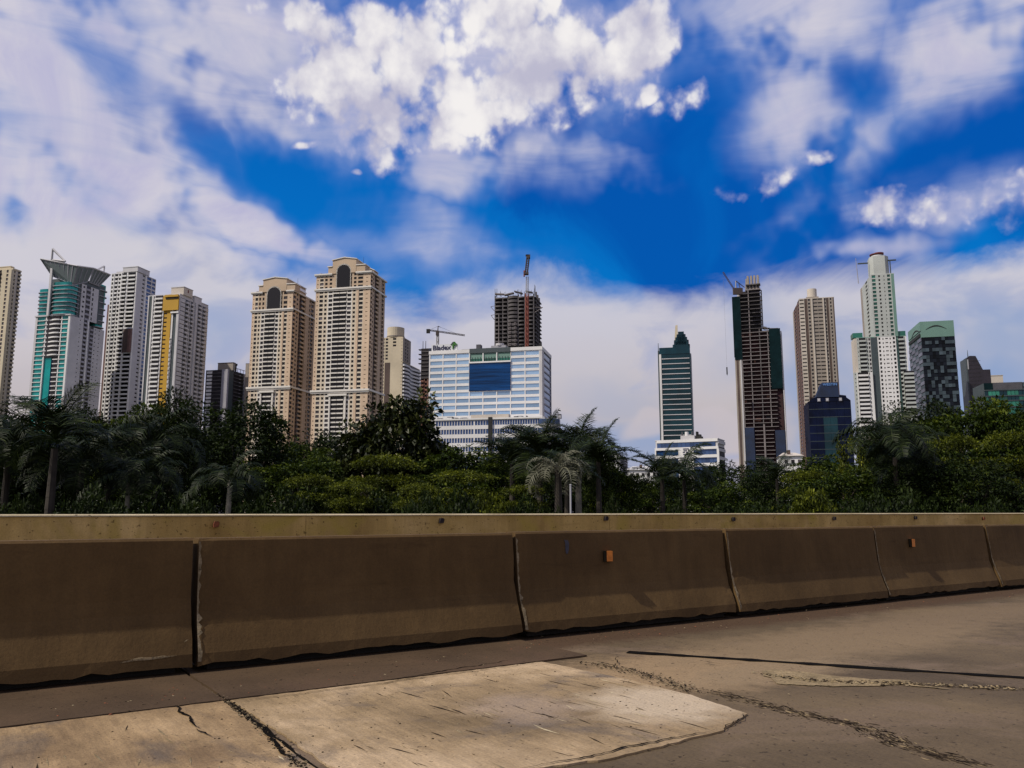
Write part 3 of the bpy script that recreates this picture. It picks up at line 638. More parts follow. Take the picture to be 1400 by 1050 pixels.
    B.b('frame').box(Wf(698), Wf(642), -.3, .6, zc2 - 2.6, zc2 + .2, 'slate', B.fr())
    B.b().box(-.2, w + .2, -.25, d, zr + .01, z1 + .3, 'white_paint', lambda a, b_, z: (*B.pt(a, b_), z)) if False else None
    for xa, xb in ((587, 642), (698, 741)): B.b('parapet').box(Wf(xb) - .2, Wf(xa) + .2, -.25, .9, zr + .01, z1 + .3, 'white_paint', B.fr())
    B.b('parapet').box(-.2, .8, .91, d, zr + .01, z1 + .3, 'white_paint', B.fr())
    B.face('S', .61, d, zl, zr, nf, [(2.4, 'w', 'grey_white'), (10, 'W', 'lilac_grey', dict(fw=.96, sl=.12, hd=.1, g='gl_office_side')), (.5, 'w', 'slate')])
    B.block(.62, w - .01, .82, d - .3, GZ, zr, 'white_paint', 'core', None)
    B.b().box(0, w, 0, .6, GZ, zl - .01, 'white_paint', B.fr()); B.b().box(0, .6, .61, d, GZ, zl - .01, 'grey_white', B.fr())
    # roof plant
    q = B.b('roof_plant'); q.box(Wf(690), Wf(628), 5, 12, zr, z1 + 1.6, 'roof_grey', B.fr()); q.box(Wf(688), Wf(668), 6, 11, z1 + 1.6, z1 + 3.2, 'roof_grey', B.fr())
    q.box(Wf(654), Wf(648), 5, 9, z1 + 1.6, z1 + 4.2, 'roof_dark', B.fr()); q.cyl(Wf(679), 8, z1 + 3.2, z1 + 4.6, 2.6, 'grey_white', 14, fr=B.fr())
    q.extr([(Wf(697), z1 + .8), (Wf(640), z1 + .8), (Wf(660), z1 + 2.4), (Wf(690), z1 + 2.6)], 8, 16, 'roof_grey', B.fr())
    for i in range(6): q.box(1 + i * .8, 1.5 + i * .8, 3 + i * 2.6, 5 + i * 2.6, z1, z1 + rnd.uniform(2.5, 4.8), 'black', B.fr())
    B.finish(cap=300, minpx=3)
    root = B.root
    # roof sign with lettering
    zs0, zs1 = z1 + .35, B.z(464)
    sg = empty('roof_sign', (*B.pt(Wf(600), 1.2), zs0), 'pale roof sign reading Bladex with a green leaf emblem on the office roof', 'sign')
    q = MB(); q.box(Wf(625), Wf(589.5), .8, 1.5, zs0, zs1, 'sign_white', B.fr()); q.obj('sign_board', sg)
    def text_obj(txt, size, loc, rz, m, parent, depth=.1, name='lettering', sx=1):
        cu = bpy.data.curves.new(name, 'FONT'); cu.body = txt; cu.size = size; cu.extrude = depth; cu.offset = size * .02
        to = bpy.data.objects.new('tmp_text', cu); COL.objects.link(to)
        bpy.context.view_layer.update()
        me = bpy.data.meshes.new_from_object(to.evaluated_get(bpy.context.evaluated_depsgraph_get())); me.name = name
        bpy.data.objects.remove(to); me.materials.clear(); me.materials.append(MATS[m])
        o = bpy.data.objects.new(name, me); COL.objects.link(o); o.parent = parent
        o.location = tuple(loc[i] - parent.location[i] for i in range(3)); o.rotation_euler = (pi / 2, 0, rz); o.scale = (sx, 1, 1)
        return o
    rzL = atan2(-B.Ld[1], -B.Ld[0])
    text_obj('Bladex', (zs1 - zs0) * 1.05, (*B.pt(Wf(591), .68), zs0 + .6), rzL, 'sign_navy', sg, sx=1.0)
    q = MB(); f_ = B.fr(); lc = Wf(620)
    for k in range(7):
        a_ = radians(-70 + k * 26); ln = 2.3
        p0 = f_(lc, .55, zs0 + 3.4); p1 = f_(lc - .7 * sin(a_) * ln * .6, .5, zs0 + 3.4 + ln * .8 * cos(a_)); p2 = f_(lc - sin(a_) * ln, .5, zs0 + 3.2 + ln * .5 * cos(a_))
        q.tube(p0, p1, .4, .5, 'emblem_green' if k > 2 else 'slate', 5); q.tube(p1, p2, .5, .1, 'emblem_green' if k > 3 else 'slate', 5)
    q.tube(f_(lc, .55, zs0 + 3.6), f_(lc + .6, .55, zs0 + .6), .9, .2, 'emblem_green', 6); q.obj('leaf_emblem', sg)
    # podium in front of the office
    B = Bld('office_podium', 'low white office wing with ribbon windows and a dark slot below the blue centred block', 'building', 742, 572, 440)
    w = B.F(592, 572); z1 = B.z(571.5); d = B.Sd(772, 577); Wf = lambda x: B.F(x, 572)
    nf = int((z1 - GZ) / (12.2 * 440 / F)) ; zz0 = z1 - nf * 12.2 * 440 / F
    rib = dict(fw=.97, sl=.36, hd=.08, g='gl_office_side')
    B.face('F', Wf(668), w, zz0, z1, nf, [(3, 'w', 'white_paint')] + [(3, 'W', 'white_paint', dict(rib, fw=.8)) for i in range(14)] + [(1, 'w', 'white_paint')] + [(3, 'W', 'white_paint', dict(rib, fw=.85)) for i in range(5)])
    B.b('dark_slot').box(Wf(673), Wf(668) - .01, -1, .6, zz0, z1 + 1.2, 'black', B.fr())
    B.face('F', 0, Wf(673) - .01, zz0, z1, nf, [(3, 'W', 'white_paint', dict(rib, fw=.85)) for i in range(20)])
    B.b().box(0, w, -.6, -.02, z1, z1 + .8, 'white_paint', B.fr())
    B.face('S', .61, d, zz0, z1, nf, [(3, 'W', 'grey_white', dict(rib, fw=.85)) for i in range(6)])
    B.block(.62, w, .62, d, zz0 - 10, z1 - .01, 'grey_white', 'core', None)
    q = B.b('roof_plant')
    for i in range(26):
        xx = 604 + i * 6.4 + rnd.uniform(-2, 2)
        if 640 < xx < 694: continue
        l_ = Wf(xx); hgt = rnd.uniform(.8, 2.4); ww = rnd.uniform(.5, 2.2); q.box(l_, l_ + ww, 2 + rnd.random() * 2, 6, z1, z1 + hgt, rnd.choice(['roof_dark', 'black', 'raw_concrete', 'roof_grey']), B.fr())
        if rnd.random() < .6: q.tube(B.fr()(l_, 3, z1 + hgt * .9), B.fr()(l_ + 3, 3, z1 + hgt * .9), .2, .2, 'roof_dark')
    B.block(Wf(694), Wf(642), 2.5, 7, z1, z1 + 3, 'beige_pale', 'penthouse')
    B.b('corner_drum').cyl(-2, 5, GZ, z1 - .3, 6.5, 'grey_white', 24, fr=B.fr())
    for i in range(nf): B.b('drum_glazing').cyl(-2, 5, zz0 + (i + .36) * 4.75, zz0 + (i + .9) * 4.75, 6.6, 'gl_office_side', 24, fr=B.fr())
    B.finish(minpx=5)
    # tower under construction behind the office
    B = Bld('unfinished_tower', 'dark concrete tower under construction behind the office, red crane mast on its face', 'tower', 731, 400, 700)
    z1 = B.z(401); Wf = lambda x: B.F(x, 401); w = Wf(676); nf = int((z1 - GZ) / (5.6 * 700 / F)); d = B.Sd(737, 402)
    fh = (z1 - GZ) / nf
    for i in range(nf):
        zz = GZ + i * fh; hi = i > nf - 8
        for (xa, xb, bul, m) in ((676.5, 687, 1.2, 'raw_concrete'), (687, 694, .6, 'raw_concrete'), (695, 708, 1.6, 'raw_concrete' if hi else 'raw_concrete'), (709, 717, .8, 'raw_concrete'), (722, 729, .8, 'raw_concrete')):
            q = MB(); a_, b_ = Wf(xb), Wf(xa); N_ = 6
            pts = [(a_ + (b_ - a_) * j / N_, -.4 - bul * sin(pi * j / N_)) for j in range(N_ + 1)] + [(b_, 2), (a_, 2)]
            hh = .62 if xa == 695 else .34
            if zz + fh < B.z(480): continue
            q.prism(pts, zz, zz + (fh * hh), m, B.fr()); q.obj('floor_slab', B.root)
    q = B.b('column')
    for x_ in (677, 687.5, 694.5, 708.5, 717.5, 729.5): q.box(Wf(x_) - .45, Wf(x_) + .45, -.3, .8, GZ, z1 - rnd.random() * 3, 'raw_concrete', B.fr())
    q.box(Wf(683), Wf(682), -1.6, -.6, GZ, B.z(428), 'raw_light', B.fr())
    for i in range(6): 
        zq = B.z(470 - i * 5.6); 
        for x_ in (698, 705): 
            q2 = MB(); q2.box(Wf(x_ + 1.6), Wf(x_ - 1.6), -2.5, -1.9, zq - 1.2, zq + 1, 'raw_light', B.fr()); q2.box(Wf(x_ + .7), Wf(x_ - .7), -2.7, -2.49, zq - .6, zq + .5, 'raw_dark', B.fr()); q2.obj('window_frame', B.root)
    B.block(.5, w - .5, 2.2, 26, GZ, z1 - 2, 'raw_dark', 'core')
    fr = B.fr()
    for k, x_ in enumerate((731.5, 733.5, 736.5)):      # ragged rear columns at the right
        r_ = 6 + k * 7; q.box(-.6, .6, r_, r_ + 1.4, GZ, z1 + 3 - k, 'raw_concrete', fr)
    for i in range(nf):
        zz = GZ + i * fh
        if zz > B.z(480): B.b('side_slab').box(-.9, .8, 1, 27, zz, zz + .8, 'raw_concrete', fr)
    for i in range(34):
        l_ = rnd.uniform(0, w); hh = rnd.uniform(1.2, 5); q3 = B.b('rebar'); q3.tube(fr(l_, rnd.uniform(0, 3), z1 - 1), fr(l_ + rnd.uniform(-.3, .3), 1, z1 + hh), .14, .1, 'raw_concrete', 4)
    for l_, hh in ((w - .3, 6.5), (w - 2, 6.5), (.3, 8), (-.4, 7)): B.b('rebar').tube(fr(l_, 1, z1 - 2), fr(l_, 1, z1 + hh), .22, .15, 'raw_dark', 4)
    q = B.b('formwork'); 
    for a_, b_, u, v in ((.05, .22, .2, 1.6), (.3, .5, .0, 2.2), (.52, .74, .9, -.6), (.76, .98, .2, .9)): q.extr([(w * a_, z1 + u), (w * b_, z1 + v), (w * b_, z1 + v + 1), (w * a_, z1 + u + 1)], -1.6, 2, 'raw_light' if a_ > .4 else 'raw_concrete', fr)
    for sgn, x_, y_ in ((1, 671, 416), (1, 671.5, 428), (-1, 742, 421)):
        q = B.b('safety_net'); l_ = Wf(x_); zz = B.z(y_); e_ = w if sgn > 0 else 0
        q.tube(fr(e_, 0, zz - 4), fr(l_, 0, zz), .3, .2, 'raw_light', 4); q.tube(fr(l_, 0, zz), fr(e_, 0, zz + .6), .3, .2, 'raw_light', 4)
    B.finish()
    # red tower crane on it
    def lattice(q, p, qn, wd, m, n=12, r=.16):
        p = np.array(p, float); e = np.array(qn, float); d_ = e - p; ln = np.linalg.norm(d_); d_ /= ln
        a_ = np.cross(d_, (0.3, 1, 0.1)); a_ /= np.linalg.norm(a_); b_ = np.cross(d_, a_)
        cs = [a_ * wd / 2 * u + b_ * wd / 2 * v for u, v in ((1, 1), (1, -1), (-1, -1), (-1, 1))]
        for c_ in cs: q.tube(p + c_, e + c_, r, r, m, 4)
        for i in range(n):
            p0 = p + d_ * ln * i / n; p1 = p + d_ * ln * (i + 1) / n
            for k in range(4): q.tube(p0 + cs[k], p1 + cs[(k + 1) % 4], r * .7, r * .7, m, 3)
    a = PX(720.5, 474, 688); b = PX(720.5, 401, 688); c_ = PX(722, 352, 688)
    R = empty('tower_crane', (a[0], a[1], a[2]), 'tall red tower crane mast climbing the dark unfinished tower, jib folded upright', 'crane')
    q = MB(); lattice(q, (a[0], 688, GZ), (b[0], 688, b[2]), 2.2, 'crane_red', 40, .3); q.obj('mast', R)
    q = MB(); lattice(q, (b[0], 688, b[2]), (b[0] + .3, 688, PX(720, 378, 688)[2]), 1.7, 'crane_steel', 9, .16); q.obj('mast_top', R)
    q = MB(); p0 = PX(719.5, 374, 688); q.box(p0[0] - 2.2, p0[0] + 2, 686, 690, p0[2] - 1, p0[2] + .8, 'crane_dark'); q.box(p0[0] - 2.4, p0[0] - 1.2, 686.5, 689, p0[2] - 2.6, p0[2] + 2.4, 'crane_red'); q.obj('cab', R)
    q = MB(); lattice(q, (p0[0], 688, p0[2]), (c_[0], 686, c_[2]), 2.0, 'crane_dark', 9, .38); q.obj('jib', R)
    q = MB(); q.box(c_[0] - 1.6, c_[0] + 1.8, 685, 688, c_[2] - 1.4, c_[2] + 1.8, 'crane_dark'); q.box(c_[0] - 2.2, c_[0] + .4, 685, 688, c_[2] + .9, c_[2] + 1.7, 'crane_dark'); q.obj('jib_head', R)
    # small hammerhead crane
    Yc = 720; t = PX(599, 446, Yc); m0 = PX(598.5, 470, Yc); l_ = PX(584, 451, Yc); r_ = PX(635.5, 458.5, Yc); pv = PX(598.5, 453.5, Yc)
    R = empty('tower_crane', (m0[0], Yc, GZ), 'pale hammerhead crane with a long tilted jib behind the roof sign', 'crane')
    q = MB(); lattice(q, (m0[0], Yc, GZ), (pv[0], Yc, pv[2]), 1.6, 'crane_steel', 30, .25); q.obj('mast', R)
    q = MB(); q.box(pv[0] - 1.6, pv[0] + .9, Yc - 1.5, Yc + 1.5, pv[2] - 3.2, pv[2] + .4, 'crane_dark'); q.obj('cab', R)
    q = MB(); lattice(q, l_, r_, 1.1, 'crane_dark', 26, .22); q.obj('jib', R)
    q = MB(); q.box(l_[0] - .6, l_[0] + 2.6, Yc - 1, Yc + 1, l_[2] - 3, l_[2] + .6, 'black'); q.obj('counterweight', R)
    q = MB(); q.tube(pv, t, .5, .35, 'crane_dark', 4); q.tube(t, (t[0] + 2.3, Yc, t[2] - 1), .4, .15, 'crane_dark', 4); q.obj('apex', R)
    q = MB(); q.tube(t, (l_[0] + 4, Yc, l_[2] + .8), .12, .12, 'crane_dark', 3); q.tube(t, (r_[0] - 8, Yc, r_[2] + 1.8), .10, .10, 'crane_dark', 3); q.obj('tie_bar', R)

    # ---- right half
    # teal slab tower
    B = Bld('office_tower', 'slim teal glass office tower with white floor lines and a pale roof spire', 'tower', 943, 472, 640)
    z1 = B.z(474); Wf = lambda x: B.F(x, 474); w = Wf(899); d = 20; nf = 17; fh = 7.15 * 640 / F; zt = B.z(483)
    n_ = int((zt - GZ) / fh); zz0 = zt - n_ * fh
    B.face('F', .6, w - 2.6, zz0, zt, n_, [(1, 'S', 'grey_white', dict(g='gl_teal_dark', st=.15, pr=.35))])
    q = B.b(); q.box(w - 2.59, w - 1, -.6, .3, zz0, zt, 'white_paint', B.fr()); q.box(w - .99, w, .2, d, zz0, zt + 3, 'slate', B.fr()); q.box(-.3, .59, -.1, .8, zz0, zt, 'gl_teal_dark', B.fr()); q.box(-.9, -.31, .4, d, zz0, zt, 'grey_white', B.fr())
    B.block(0, w - 1, 0.61, d, zz0 - 6, zt - .01, 'gl_teal_dark', 'core')
    q = B.b('glass_crown'); q.box(0, w - 1.2, -.3, d, zt + .01, z1, 'gl_teal_dark', B.fr())
    for xa, xb, ya in ((921.5, 941, 466), (923.5, 939.5, 460), (925.5, 937.5, 456), (927.5, 935.5, 452)):
        q.box(Wf(xb), Wf(xa), 2, 12, z1, B.z(ya), 'gl_teal_dark', B.fr())
        for sx_ in (xa, xb): q.cyl(Wf(sx_), 6, z1, B.z(ya) - 1.5, 1.3, 'gl_teal_dark', 10, fr=B.fr())
    q.extr([(0, z1), (w * .42, z1), (Wf(922), z1 + 2), (Wf(940), z1 + 2)], 0, 1.9, 'gl_teal_dark', B.fr())
    q = B.b('spire'); a_, b_ = Wf(926.5), Wf(920.5); a2, b2 = Wf(926.5), Wf(923.5)
    q.add([B.fr()(a_, 13, z1), B.fr()(b_, 13, z1), B.fr()(b_, 17, z1), B.fr()(a_, 17, z1), B.fr()(a2, 14, B.z(438)), B.fr()(b2, 14, B.z(439)), B.fr()(b2, 16, B.z(439)), B.fr()(a2, 16, B.z(438))], [(3, 2, 1, 0), (4, 5, 6, 7), (0, 1, 5, 4), (1, 2, 6, 5), (2, 3, 7, 6), (3, 0, 4, 7)], 'cream')
    B.b('antenna').tube(B.fr()(w - .5, 1, zt), B.fr()(w - .5, 1, B.z(467)), .35, .2, 'slate')
    B.finish()
    # low white office
    B = Bld('office_building', 'low white office with dark blue ribbon windows below the slim teal tower', 'building', 981, 600, 460, th=27)
    Wf = lambda x: B.F(x, 606); w = Wf(895.5); z1 = B.z(600); d = B.Sd(990.5, 608); fr = B.fr()
    zA, zB, zC, zD, zE = B.z(603), B.z(610), B.z(613.5), B.z(621), B.z(625)
    q = B.b(); q.box(0, w - 1, -.2, .4, zA, z1 + .3, 'white_paint', fr); q.box(-.4, w, -.8, .4, zC, zB, 'white_paint', fr); q.box(-.4, w, -.8, .4, zE, zD, 'white_paint', fr); q.box(-.4, w, -.8, .4, B.z(637), B.z(632.5), 'white_paint', fr)
    for xa, xb in ((895.5, 897.2), (927.5, 948), (980, 983)): q.box(Wf(xb), Wf(xa), -.85, .35, GZ, zC - .01, 'white_paint', fr)
    for za, zb in ((zD, zC), (B.z(632.5), zE), (GZ, B.z(637))):
        for xa, xb, n in ((897.2, 927.5, 6), (948, 980, 6)):
            for i in range(n):
                la, lb = Wf(xb) + (Wf(xa) - Wf(xb)) * i / n, Wf(xb) + (Wf(xa) - Wf(xb)) * (i + 1) / n
                p_ = MB(); p_.box(la + .06, lb - .06, 0, .3, za + .05, zb - .05, 'gl_blue' if xa < 940 and za > B.z(630) else 'gl_office_side', fr); p_.obj('window', B.root)
    for i in range(14):
        la, lb = Wf(978) + (Wf(898) - Wf(978)) * i / 14, Wf(978) + (Wf(898) - Wf(978)) * (i + 1) / 14
        p_ = MB(); p_.box(la + .08, lb - .08, .1, .4, zB + .05, zA - .05, 'gl_office_side', fr); p_.obj('window', B.root)
    B.block(.1, w - .2, .41, d, GZ, z1, 'grey_white', 'core', 'grey_white')
    q = B.b(); 
    for yy in (603, 613.5, 625): q.box(-.5, .08, .41, d, B.z(yy) - 1.2, B.z(yy) + .6, 'grey_white', fr)
    B.b('side_glazing').box(-.1, .05, .5, d - .4, GZ, zB, 'gl_navy', fr)
    q = B.b('penthouse'); q.box(Wf(949), Wf(930), 1, 8, z1 + .5, B.z(593.5), 'grey_white', fr); q.cyl(Wf(937.5), 3, B.z(593.5), B.z(588), 1.1, 'white_paint', 12, fr=fr)
    for xx in (931.5, 945): q.box(Wf(xx) - .3, Wf(xx) + .3, 2, 3, B.z(593.5), B.z(588), 'roof_dark', fr)
    for xx, yy in ((951, 588), (953, 594), (955, 592), (957, 595)): q.box(Wf(xx) - .4, Wf(xx) + .5, 3, 6, z1, B.z(yy), 'black', fr)
    lg = B.b('logo')
    for k, (u, v, wd) in enumerate(((0, 0, 3.2), (.4, -1.0, 2.0), (-.6, -1.9, 1.2), (1.2, -1.9, 1.2), (0, -3.1, 3.2))): lg.box(Wf(938) + u - wd / 2, Wf(938) + u + wd / 2, -1.0, -.86, zC + v + .2, zC + v + .75, 'sign_navy', fr)
    B.finish()
    # unfinished tower Q
    B = Bld('unfinished_tower', 'tall dark skeletal tower under construction with green netting and a luffing crane on top', 'tower', 1066, 440, 600, th=20, h=1)
    Wf = lambda x: B.F(x, 450); fr = B.fr(); zL = B.z(447); zH = B.z(393); fh = 5.42 * 600 / F
    w = Wf(1003); wr = Wf(1043)
    nlo = int((zL - GZ) / fh); nhi = int((zH - zL) / fh); 
    r4 = random.Random(4)
    def slabs(xa, xb, za, zb, m, n, proud=.6, name='floor_slab', gap=0):
        for i in range(n):
            zz = za + (zb - za) * i / n; q = MB(); j = rnd.uniform(0, 1.2)
            q.box(Wf(xb) - j, Wf(xa), -proud, 1.5, zz, zz + r4.uniform(.34, .5), m, fr); q.obj(name, B.root)
    zbl = B.z(583)
    slabs(1013, 1057, zbl, zL, 'raw_light', int((zL - zbl) / fh))
    slabs(1026, 1050, GZ, zbl, 'raw_light', int((zbl - GZ) / fh))
    slabs(1013, 1042.5, zL, zH, 'raw_concrete', nhi)
    q = B.b('column')
    for x_, zt_, m in ((1013, zH, 'raw_light'), (1025, zH, 'raw_light'), (1038, zL, 'raw_concrete'), (1049, zL, 'raw_light')): q.box(Wf(x_) - .32, Wf(x_) + .32, -.35, .6, zbl if x_ != 1013 else GZ, zt_, m, fr)
    q.box(Wf(1038.5) - .6, Wf(1038.5) + .6, -.9, 0, GZ, zbl + 2, 'raw_light', fr)
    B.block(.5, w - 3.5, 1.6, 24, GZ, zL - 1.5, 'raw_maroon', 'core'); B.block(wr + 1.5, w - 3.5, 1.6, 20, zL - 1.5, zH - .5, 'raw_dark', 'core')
    # right edge of upper part: open bays, a column standing off
    q.box(wr - .3, wr + .5, 3, 4, zL, zH, 'raw_concrete', fr)
    for i in range(26):
        l_ = rnd.uniform(Wf(1057), Wf(1014)); zz = rnd.uniform(zbl, zL - 4); q.box(l_, l_ + rnd.uniform(1, 5), .9, 1.58, zz, zz + 2.4, rnd.choice(['raw_maroon', 'raw_brick', 'raw_dark', 'brown_dark']), fr)
    # netting / cladding
    q = B.b('green_net'); q.box(0, Wf(1051), -.9, -.65, B.z(531), zL - 1, 'net_green', fr); q.box(Wf(1013.5), Wf(1002.5), -.9, -.65, B.z(485), B.z(401), 'net_green', fr)
    q.extr([(Wf(1013.5), B.z(485)), (Wf(1003), B.z(485)), (Wf(1003.5), B.z(488.5)), (Wf(1013.5), B.z(488.5))], -.9, -.65, 'net_green', fr)
    q = B.b('blue_cladding'); q.box(Wf(1025), Wf(1012.5), -.6, -.1, GZ, zbl, 'net_blue', fr); q.box(.3, Wf(1053), -.6, -.1, GZ, B.z(588), 'net_blue', fr)
    q = B.b(); q.box(Wf(1010), w, -.4, 12, GZ, B.z(487), 'beige', fr); q.box(Wf(1012), Wf(1010) - .01, -.7, 1, GZ, zH, 'grey_white', fr)
    q.box(Wf(1007.8), Wf(1005), -.6, -.38, GZ, B.z(487), 'brown_dark', fr)
    q = B.b('side_frame'); q.box(-.8, -.1, 0, 10, GZ, zL - 3, 'grey_white', fr)
    # ragged step
    for i in range(9):
        a_ = Wf(1046 + i * 2.2); q = B.b('formwork'); q.box(a_, a_ + 1.3, rnd.uniform(-.6, 1), 4, zL - .4, B.z(446 + i * .7) + rnd.uniform(0, 1.4), 'raw_concrete', fr)
    # head with four fins
    q = B.b('lift_core'); zc = B.z(385); q.box(Wf(1040.5), Wf(1022), 2, 9, zH, zc, 'beige', fr)
    for i in range(4): 
        a_ = Wf(1040.5) + (Wf(1022.5) - Wf(1040.5)) * (i + .08) / 4 * 1.02; q.box(a_, a_ + 1.4, 2, 9, zc, B.z(372.5), 'beige', fr)
        q.box(a_ + .1, a_ + 1.3, 1.7, 1.98, zc - 3, zc - .6, 'raw_dark', fr)
    q.extr([(Wf(1024), zH - 6), (Wf(1020), zH - 6), (Wf(1022), zc + 5), (Wf(1023.5), zc + 5)], 2, 9, 'beige', fr)
    q.box(Wf(1042), Wf(1021), .5, 6, zH, zH + .8, 'raw_light', fr); q.box(Wf(1042), Wf(1022), .5, 6, zH + 4, zH + 4.8, 'raw_concrete', fr)
    B.finish()
    Yc = 597; base = PX(1006, 400, Yc); tip = PX(988.5, 372, Yc); pv = PX(1004, 396, Yc); tr = PX(1006, 384, Yc); bk = PX(1018, 393, Yc)
    R = empty('tower_crane', (base[0], Yc, base[2]), 'dark luffing crane raising its jib to the left on the skeletal tower roof', 'crane')
    q = MB(); lattice(q, pv, tip, .8, 'crane_dark', 14, .16); q.obj('jib', R)
    q = MB(); q.tube(tr, base, .4, .4, 'crane_steel', 4); q.tube(tr, bk, .35, .3, 'crane_dark', 4); q.tube(PX(1010, 388, Yc), PX(1012, 394, Yc), .3, .3, 'crane_dark', 4); q.obj('a_frame', R)
    q = MB(); q.box(base[0] - 2, base[0] + 5, Yc - 1, Yc + 1, base[2] - 1.5, PX(0, 394, Yc)[2], 'crane_dark'); q.obj('deck', R)
    q = MB(); h0 = PX(990, 512, Yc); q.tube(tip, (tip[0], Yc, h0[2]), .05, .05, 'crane_steel', 3); q.obj('hoist_rope', R)
    q = MB(); q.box(tip[0] - .35, tip[0] + .35, Yc - .4, Yc + .4, h0[2], PX(0, 502, Yc)[2], 'black'); q.tube((tip[0], Yc, h0[2]), (tip[0], Yc, h0[2] - 1.2), .2, .05, 'black', 6); q.obj('hook_block', R)
    # beige tower
    B = Bld('apartment_tower', 'tall beige tower with brown window stacks and a small roof drum', 'tower', 1092, 408, 660, h=-1)
    Wf = lambda x: B.F(x, 408); w = Wf(1140); z1 = B.z(409); nf = int((z1 - GZ) / (5.15 * 660 / F)); d = B.Sd(1083, 412); fr = B.fr()
    bw = dict(fw=.8, sl=.5, hd=.16)
    B.face('F', 0, w, GZ, z1, nf, [(7.5, 'W', 'beige_pale', bw), (4, 'd', 'brown_dark'), (5, 'W', 'beige', dict(fw=.6, sl=.35)), (2.2, 'w', 'beige_pale', dict(pr=.7)), (7, 'W', 'beige', dict(fw=.9, sl=.55, hd=.12)), (7, 'W', 'beige', dict(fw=.9, sl=.55, hd=.12)), (1.8, 'w', 'beige_pale', dict(pr=.7)), (3.5, 'W', 'beige', dict(fw=.6)), (3, 'd', 'brown_dark'), (6, 'W', 'beige', dict(fw=.35, sl=.3)), (1.6, 'w', 'brown_dark')])
    B.face('S', .61, d, GZ, z1, nf, [(2, 'w', 'beige'), (4, 'W', 'brown_frame', dict(fw=.7)), (3, 'd', 'brown_dark'), (3, 'W', 'brown_frame', dict(fw=.7))])
    B.block(.62, w, .62, d, GZ, z1 - .01, 'beige', 'core', 'beige_pale')
    B.b('roof_drum').cyl(Wf(1112), 7, z1 + .5, B.z(394), 3.8, 'beige_pale', 18, fr=fr); B.b('roof_drum').box(Wf(1103), Wf(1120), 3, 10, z1 + .5, z1 + 2.2, 'beige', fr)
    B.finish()
    # dark blue block
    B = Bld('hotel_block', 'dark blue glass hotel reading WESTIN on its stepped roof, before the beige tower', 'building', 1105, 549, 520, h=-1)
    Wf = lambda x: B.F(x, 549); w = Wf(1163); z1 = B.z(549); fr = B.fr()
    nf = 14
    for i in range(nf):
        za = GZ + (z1 - GZ) * i / nf
        for j in range(6):
            q = MB(); m = 'gl_teal_dark' if (2 <= j <= 3 and i < 12) else 'gl_navy'
            q.box(w * j / 6 + .05, w * (j + 1) / 6 - .05, -.3, .3, za + .1, za + (z1 - GZ) / nf, m, fr); q.obj('glass_panel', B.root)
            q = MB(); q.box(w * j / 6, w * (j + 1) / 6, -.42, -.31, za - .15, za + .15, 'slate', fr); q.obj('spandrel', B.root)
    B.block(0, w, .31, 26, GZ, z1 - .02, 'gl_navy', 'core', None)
    q = B.b('stepped_roof'); q.extr([(Wf(1105), z1 - .4), (Wf(1163), z1), (Wf(1157.5), B.z(545)), (Wf(1156.8), B.z(542.2)), (Wf(1148), B.z(541)), (Wf(1147), B.z(545)), (Wf(1113), B.z(544))], -.5, 20, 'gl_navy', fr)
    q.extr([(Wf(1116), B.z(543.5)), (Wf(1147.5), B.z(544)), (Wf(1146.7), B.z(524)), (Wf(1125), B.z(524))], -.8, 12, 'net_blue', fr)
    for x_ in (1119.5, 1131, 1149): 
        q = MB(); q.box(Wf(x_ - 2), Wf(x_ + 2), -.9, -.51, B.z(549.5), B.z(545.2), 'lilac_grey', fr); q.box(Wf(x_ - 1.4), Wf(x_ + 1.4), -1, -.89, B.z(548.8), B.z(546), 'grey_white', fr); q.obj('roof_panel', B.root)
    rz = atan2(B.Ld[1], B.Ld[0])
    R_ = B.finish()
    text_obj('WESTIN', 2.1, (*B.pt(Wf(1126), -.95), B.z(528.3)), rz, 'sign_pale_blue', R_, sx=1.12)
    # white green tower
    B = Bld('apartment_tower', 'tallest white tower on the right with a stepped base and helipad roof', 'tower', 1190, 375, 560, h=-1)
    Wf = lambda x: B.F(x, 375); z1 = B.z(376); fr = B.fr(); fh = 5.7 * 560 / F; zm = B.z(461); zl2 = B.z(509)
    w = Wf(1222); nU = round((z1 - zm) / fh); nL = int((zm - GZ) / fh)
    d = B.Sd(1175, 380)
    up = [(8, 'W', 'green_white', dict(fw=.62, g='gl_green', sl=.2)), (7, 'W', 'green_white', dict(fw=.34, sl=.3, hd=.2)), (6, 'W', 'green_white', dict(fw=.2, sl=.35, hd=.3)), (6.5, 'W', 'green_white', dict(fw=.62, g='gl_green', sl=.25)), (4, 'w', 'mint')]
    B.face('F', 0, w, zm, z1, nU, up)
    B.face('S', .61, d, zm, z1, nU, [(3, 'w', 'beige'), (5, 'w', 'green_white'), (4, 'W', 'green_white', dict(fw=.8, sl=.3)), (5, 'w', 'green_white')])
    B.block(.62, w, .62, max(d, 14), zm, z1 - .01, 'green_white', 'core', 'green_white')
    zc = B.z(350); q = B.b('roof_drum'); q.prism([(1 + 1.5, 1), (w - 5, .5), (w - 2, 4), (w - 2, 12), (1, 12), (0.6, 4)], z1 + .5, zc, 'green_white', fr); 
    q.cyl(w * .42, 6, zc, zc + 1.2, 4.2, 'grey_white', 18, fr=fr)
    q = B.b('helipad'); q.cyl(w * .38, 6, zc + 2.0, zc + 2.5, 4.4, 'red_roof', 20, fr=fr); q.cyl(w * .42, 6, zc + 1.2, zc + 3.4, 2.2, 'grey_white', 12, fr=fr); q.cyl(w * .48, 6, B.z(346), B.z(344), 3.6, 'red_roof', 14, fr=fr)
